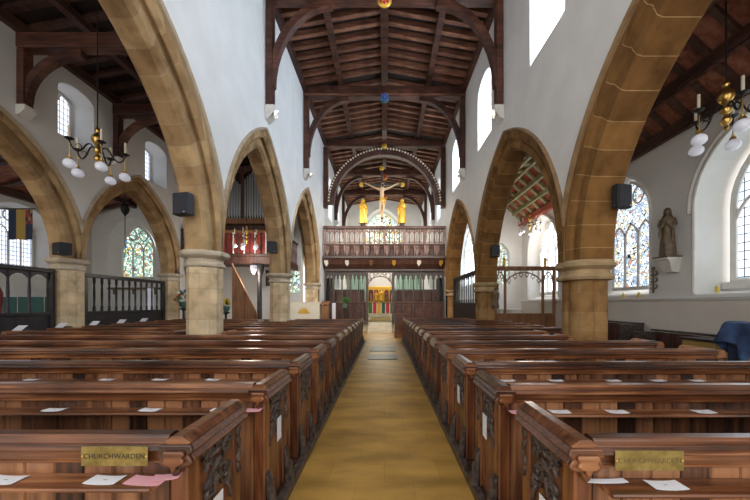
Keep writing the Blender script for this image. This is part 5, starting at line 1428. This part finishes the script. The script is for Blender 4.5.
for z in (1.86, 2.02, 2.18):
    for s in (-1, 1):
        m.tube([(X_, 7.22 + s * .10 * math.sin(v), z + .06 * (1 - math.cos(v))) for v in [.25 * j for j in range(11)]], .014, 5)
        m.leafblob((X_, 7.22 + s * .08, z + .03), (0, s, .7), .05, .025, .015)
m.build('scrollwork', M['bronze'], t, smooth=True)
MB().ball((X_, 7.22, 2.36), .04, 2).build('finial', M['bronze'], t, smooth=True)
for i, (yy, lb, xx, big) in enumerate(((5.95, 'yellow candle jar on the sill of the large leaded window, in its corner', 6.60, 1), (5.28, 'yellow candle jar on the sill of the large leaded window, nearer the camera', 6.60, 1.3), (7.62, 'yellow candle jar on the stained window sill, nearer the saint statue', 6.47, .9), (8.12, 'yellow candle jar on the stained window sill, nearer the ochre pier', 6.47, .9))):
    z0 = 1.703 if xx > 6.5 else 1.722
    if xx > 6.5: z0 = 1.70 + (xx - XS) / .75 * .10 + .012
    else: z0 = 1.662; xx = 6.462
    t = T('candle_jar', lb, 'candle', (xx, yy, z0), 'candle jars on the window sills')
    MB().lathe([(.032 * big, z0), (.035 * big, z0 + .02), (.035 * big, z0 + .11 * big), (.03 * big, z0 + .12 * big)], (xx, yy, 0), 12).build('jar', M['petal_yellow'], t, smooth=True)
    MB().lathe([(.022 * big, z0 + .12 * big), (.02 * big, z0 + .15 * big), (.004, z0 + .155 * big)], (xx, yy, 0), 10).build('candle', M['candle'], t, smooth=True)

# ================================================================== STATUE SIDE AISLE FURNITURE
def side_bench(y0, y1, label, h=.86):
    t = T('side_bench', label, 'bench', (5.9, (y0 + y1) / 2, 0), 'dark benches along the statue side wall')
    MB().cbox(6.26, 6.33, y0, y1, .36, h, .012).build('backrest', M['screen'], t)
    MB().cbox(5.80, 6.255, y0 + .05, y1 - .05, .40, .45, .012).build('seat', M['screen'], t)
    for y in (y0, y1 - .06): MB().cbox(5.78, 6.36, y - .005, y + .055, .002, h + .02 if y == y0 else h, .012).build('end', M['carved'], t)
    MB().cbox(6.22, 6.36, y0 - .02, y1 + .02, h + .021, h + .06, .012).build('top_rail', M['carved'], t)
side_bench(5.65, 7.0, 'dark bench against the white wall below the saint statue')
side_bench(7.35, 8.9, 'dark bench half hidden by the big ochre pier, below the stained window', .98)
t = T('storage_chest', 'low chest with a pale top beside the blue draped stand', 'chest', (5.75, 4.95, 0))
MB().cbox(5.45, 6.05, 4.95, 5.5, .002, .86, .015).build('chest_body', M['flag_gold'], t)
MB().cbox(5.42, 6.08, 4.92, 5.53, .862, .90, .01).build('lid', M['black_wood'], t)
# covered stand under blue cloth
t = T('draped_stand', 'stand covered by a rumpled blue cloth at the end of the pews', 'covered stand', (5.38, 4.0, 0))
MB().cbox(4.98, 5.78, 3.66, 4.36, .002, 1.14, .02).build('stand_body', M['navy'], t)
m = MB(); n1, n2 = 34, 34; V = []; rnd = random.Random(11)
from mathutils import noise
for i in range(n1 + 1):
    for j in range(n2 + 1):
        u, v = i / n1 * 2 - 1, j / n2 * 2 - 1
        mx = max(abs(u), abs(v)); a = math.atan2(v, u)
        if mx < .55:
            x, y, z = 5.38 + u / .55 * .43, 4.01 + v / .55 * .37, 1.21 + .16 * max(0, 1 - ((u - .25) ** 2 + v * v) * 4)
        else:
            k_ = (mx - .55) / .45; q = .55 / mx
            fl_ = 1 + .10 * k_ * math.sin(a * 9) + .10 * k_
            x, y = 5.38 + u * q / .55 * .43 * fl_, 4.01 + v * q / .55 * .37 * fl_
            z = 1.19 - k_ * (.42 + .18 * math.sin(a * 4 + 1))
        nz = noise.noise(Vector((u * 3.2, v * 3.2, 1.7)))
        V.append((x + .02 * nz, y + .02 * nz, z + .055 * nz * (1 if mx < .6 else .4)))
Fs = [(i * (n2 + 1) + j, i * (n2 + 1) + j + 1, (i + 1) * (n2 + 1) + j + 1, (i + 1) * (n2 + 1) + j) for i in range(n1) for j in range(n2)]
o = m.add(V, Fs).build('blue_cloth', M['blue_cloth'], t, smooth=True); sd = o.modifiers.new('th', 'SOLIDIFY'); sd.thickness = .012; sd.offset = 1

# ================================================================== ORGAN SIDE CHAPEL
t = T('hanging_flag', 'faded striped flag of navy and gold hanging from a pole', 'flag', (-9.95, 8.2, 4.1))
MB().tube([(XO + .02, 8.2, 4.10), (-9.55, 8.2, 4.10)], .018, 8).build('pole', M['iron'], t)
fx0, fx1 = -10.28, -9.60; W3 = (fx1 - fx0) / 3
def cloth(a, b, z0, z1, mat, nm):
    m = MB(); V = []; n = 8
    for i in range(n + 1):
        x = a + (b - a) * i / n; yy = 8.2 + .018 * math.sin((x - fx0) * 16)
        for z in (z0, z1):
            for d in (-.004, .004): V.append((x, yy + d, z))
    Fs = []
    for i in range(n):
        p, q = i * 4, i * 4 + 4
        Fs += [(p, q, q + 2, p + 2), (p + 1, p + 3, q + 3, q + 1), (p, p + 1, q + 1, q), (p + 2, q + 2, q + 3, p + 3)]
    Fs += [(0, 2, 3, 1), (4 * n, 4 * n + 1, 4 * n + 3, 4 * n + 2)]
    m.add(V, Fs).build(nm, M[mat], t)
cloth(fx0, fx0 + W3, 3.26, 4.08, 'navy', 'stripe'); cloth(fx0 + W3, fx0 + 2 * W3, 3.26, 4.08, 'flag_gold', 'stripe'); cloth(fx0 + 2 * W3, fx1, 3.26, 3.68, 'navy', 'stripe')
for i in range(3):
    for j in range(4):
        cloth(fx0 + 2 * W3 + W3 * i / 3, fx0 + 2 * W3 + W3 * (i + 1) / 3, 3.68 + .1 * j, 3.78 + .1 * j, ('flag_red', 'navy', 'flag_gold')[(i + j) % 3 if (i + j) % 3 < 2 or j % 2 else 0], 'check')
t = T('chapel_altar', 'white chapel altar below the green stained window, behind the black balustered screen', 'altar', (-10.4, 12.1, 0))
MB().cbox(-11.3, -9.3, 11.8, 12.4, .002, 1.1, .02).build('altar_body', M['cloth_white'], t)
MB().cbox(-11.35, -9.25, 11.75, 12.42, 1.102, 1.14, .01).build('altar_cloth', M['paper'], t)
t = T('altar_rail', 'brass topped shelf below the green stained window', 'shelf', (-10.4, 12.45, 2))
MB().cbox(-11.4, -9.3, 12.32, 12.495, 2.10, 2.18, .01).build('shelf_board', M['bronze'], t)
for x in (-11.2, -10.4, -9.5): MB().box(x - .03, x + .03, 12.40, 12.495, 1.9, 2.10).build('bracket', M['bronze'], t)
t = T('blue_banner', 'pale blue standing banner beyond the black balustered screen', 'banner', (-8.95, 11.4, 0))
MB().cbox(-9.05, -8.78, 11.38, 11.41, .25, 2.1, .006).build('banner', M['globe'], t)
MB().cbox(-9.0, -8.83, 11.3, 11.5, .002, .248, .01).build('base', M['iron'], t)
t = T('folding_panel', 'teal panelled board standing beyond the arched black screen', 'panel', (-11.3, 9.4, 0))
for k in range(4): MB().cbox(-11.9 + k * .42, -11.5 + k * .42, 9.35 + .04 * (k % 2), 9.39 + .04 * (k % 2), .05, 1.72, .01).build('leaf_board', M['teal'], t)
MB().box(-11.9, -10.24, 9.30, 9.48, .002, .049).build('base', M['black_wood'], t)
t = T('red_robe', 'dark red vestment on a stand behind the arched black screen', 'vestment', (-8.9, 6.6, 0))
MB().lathe([(.22, .3), (.25, .5), (.20, 1.2), (.22, 1.75), (.16, 1.95), (.04, 2.03)], (-8.95, 6.75, 0), 24, 0, lambda a: 1 + .08 * math.sin(7 * a)).build('robe', M['flag_red'], t, smooth=True)
MB().lathe([(.2, .002), (.2, .04), (.02, .06), (.02, 2.1)], (-8.95, 6.75, 0), 10).build('stand', M['iron'], t)
t = T('wooden_chest', 'long low wooden chest before the teal panelled board', 'chest', (-10, 8.6, 0))
MB().cbox(-11.2, -9.6, 8.3, 8.9, .002, 1.05, .02).build('chest_body', M['screen'], t)
MB().cbox(-11.24, -9.56, 8.27, 8.93, 1.052, 1.10, .01).build('lid', M['pew'], t)
# flowers near the pier
def flowers(x, y, zbase, label, cols, stand=True, n=46, r=.28):
    t = T('flower_arrangement', label, 'flowers', (x, y, 0 if stand else zbase))
    if stand: MB().lathe([(.17, .002), (.15, .05), (.05, .1), (.04, zbase - .1), (.14, zbase - .03), (.14, zbase)], (x, y, 0), 12).build('stand', M['black_wood'], t, smooth=True)
    MB().lathe([(.06, zbase + .001), (.13, zbase + .08), (.15, zbase + .2), (.12, zbase + .24)], (x, y, 0), 14).build('vase', M['vase'], t, smooth=True)
    rnd = random.Random(int(x * 10)); lf = MB()
    for k in range(n):
        a = rnd.uniform(0, 2 * PI); e = rnd.uniform(-.1, 1.45); l = rnd.uniform(.5, 1) * r
        d = (math.cos(a) * math.cos(e), math.sin(a) * math.cos(e), math.sin(e))
        lf.leafblob((x + d[0] * l, y + d[1] * l, zbase + .28 + d[2] * l * 1.3), d, .09, .03, .008, (-math.sin(a), math.cos(a), .2))
    lf.build('leaves', M['leaf'], t)
    for k in range(16):
        a = rnd.uniform(0, 2 * PI); e = rnd.uniform(0, 1.4); l = r * rnd.uniform(.9, 1.15)
        c = (x + math.cos(a) * math.cos(e) * l, y + math.sin(a) * math.cos(e) * l, zbase + .3 + math.sin(e) * l * 1.3)
        m = MB(); m.ball(c, .035, 1)
        for q in range(5):
            v = 2 * PI * q / 5; m.ball((c[0] + .035 * math.cos(v), c[1] - .01, c[2] + .035 * math.sin(v)), .026, 1)
        m.build('bloom', M[cols[k % len(cols)]], t, smooth=True)
flowers(-7.50, 11.2, 1.35, 'tall stand of red, white and blue flowers beside the big pale pier', ['petal_white', 'petal_red', 'petal_blue', 'petal_blue'])
flowers(-6.0, 11.35, 1.2, 'small yellow flowers on a stand just past the big pale pier', ['petal_yellow'], n=30, r=.14)
t = T('carved_bracket', 'dark carved wooden bracket high beside the big pale pier', 'bracket', (-7.7, 11.0, 3.6))
MB().cbox(-7.79, -7.50, 11.53, 11.70, 3.35, 3.45, .02).build('ledge', M['carved'], t)
MB().cbox(-7.79, -7.50, 11.53, 11.70, 4.25, 4.4, .02).build('crown', M['carved'], t)
for x in (-7.76, -7.65, -7.54): MB().lathe([(.03, 3.45), (.018, 3.6), (.028, 3.85), (.018, 4.1), (.03, 4.25)], (x, 11.6, 0), 8).build('spindle', M['carved'], t, smooth=True)
MB().box(-7.83, -7.79, 11.53, 11.70, 3.35, 4.4).build('back_plate', M['carved'], t)
# small carved figure on the ochre pier
x, y, z = 3.98, 10.3, 2.0
t = T('pier_figure', 'small carved figure fixed to the ochre pier beside the oak tracery screen', 'statue', (3.85, 10.42, 1.7))
robed('', '', '', 3.84, 10.36, 1.45, .62, None, .2).build('figure', M['bronze'], t, smooth=True)
m = MB(); m.prism([(-.10, 1.449), (.10, 1.449), (.06, 1.33), (-.06, 1.33)], 10.26, 10.54, lambda p, zz, tt: (3.84 + p, tt, zz)); m.build('bracket', M['bronze'], t)

# ================================================================== LAMPS
def lamp(kind, name, loc, power, col=(1, .9, .78), aim=None, size=.2, angle=100):
    l = bpy.data.lights.new(name, kind); l.energy = power; l.color = col
    o = bpy.data.objects.new(name, l); COL.objects.link(o); o.location = loc
    if kind == 'SPOT': l.spot_size = math.radians(angle); l.spot_blend = .9
    l.shadow_soft_size = size
    if aim: o.rotation_euler = (Vector(aim) - Vector(loc)).to_track_quat('-Z', 'Y').to_euler()
# the small spotlights under the trusses light the east end of the nave
for s in (-1, 1):
    lamp('SPOT', 'spotlight_beam', (s * 2.9, 8.1, 6.7), 420, aim=(-s * .6, 15.8, 3.0), angle=75)
    lamp('SPOT', 'spotlight_beam', (s * 2.9, 12.0, 6.7), 260, aim=(-s * .4, 16.2, 3.6), angle=95)
lamp('POINT', 'lantern_light', (-4.98, 11.42, 2.52), 30)
lamp('POINT', 'gallery_lamp', (-5.15, 11.1, 3.45), 18, size=.3)
lamp('POINT', 'altar_fill', (-.3, 24.2, 5.5), 160, size=.3)  # fill light added to brighten the dim chancel; no fixture hangs here
lamp('POINT', 'chapel_lamp', (6.0, 12.5, 4.2), 22, size=.3)

# ================================================================== CAMERA, WORLD, LIGHT
cam = bpy.data.cameras.new('camera'); co = bpy.data.objects.new('camera', cam); COL.objects.link(co)
co.location = (0, 0, EYE); co.rotation_euler = (PI / 2, 0, 0)
cam.sensor_width = 36; cam.lens = F / 750 * 36; cam.shift_x = (375 - VX) / 750; cam.shift_y = (VY - 250) / 750
cam.clip_start = .05; cam.clip_end = 200
sc.camera = co
w = bpy.data.worlds.new('sky'); sc.world = w; w.use_nodes = True
bg = w.node_tree.nodes['Background']; bg.inputs[0].default_value = (1.0, .97, .93, 1); bg.inputs[1].default_value = 1.0
vs = sc.view_settings; vs.view_transform = 'Standard'; vs.look = 'None'; vs.exposure = 1.0; vs.gamma = 1; vs.use_curve_mapping = False
sc.cycles.max_bounces = 8; sc.cycles.diffuse_bounces = 5; sc.cycles.glossy_bounces = 3
sc.cycles.use_denoising = True; sc.cycles.sample_clamp_indirect = 6
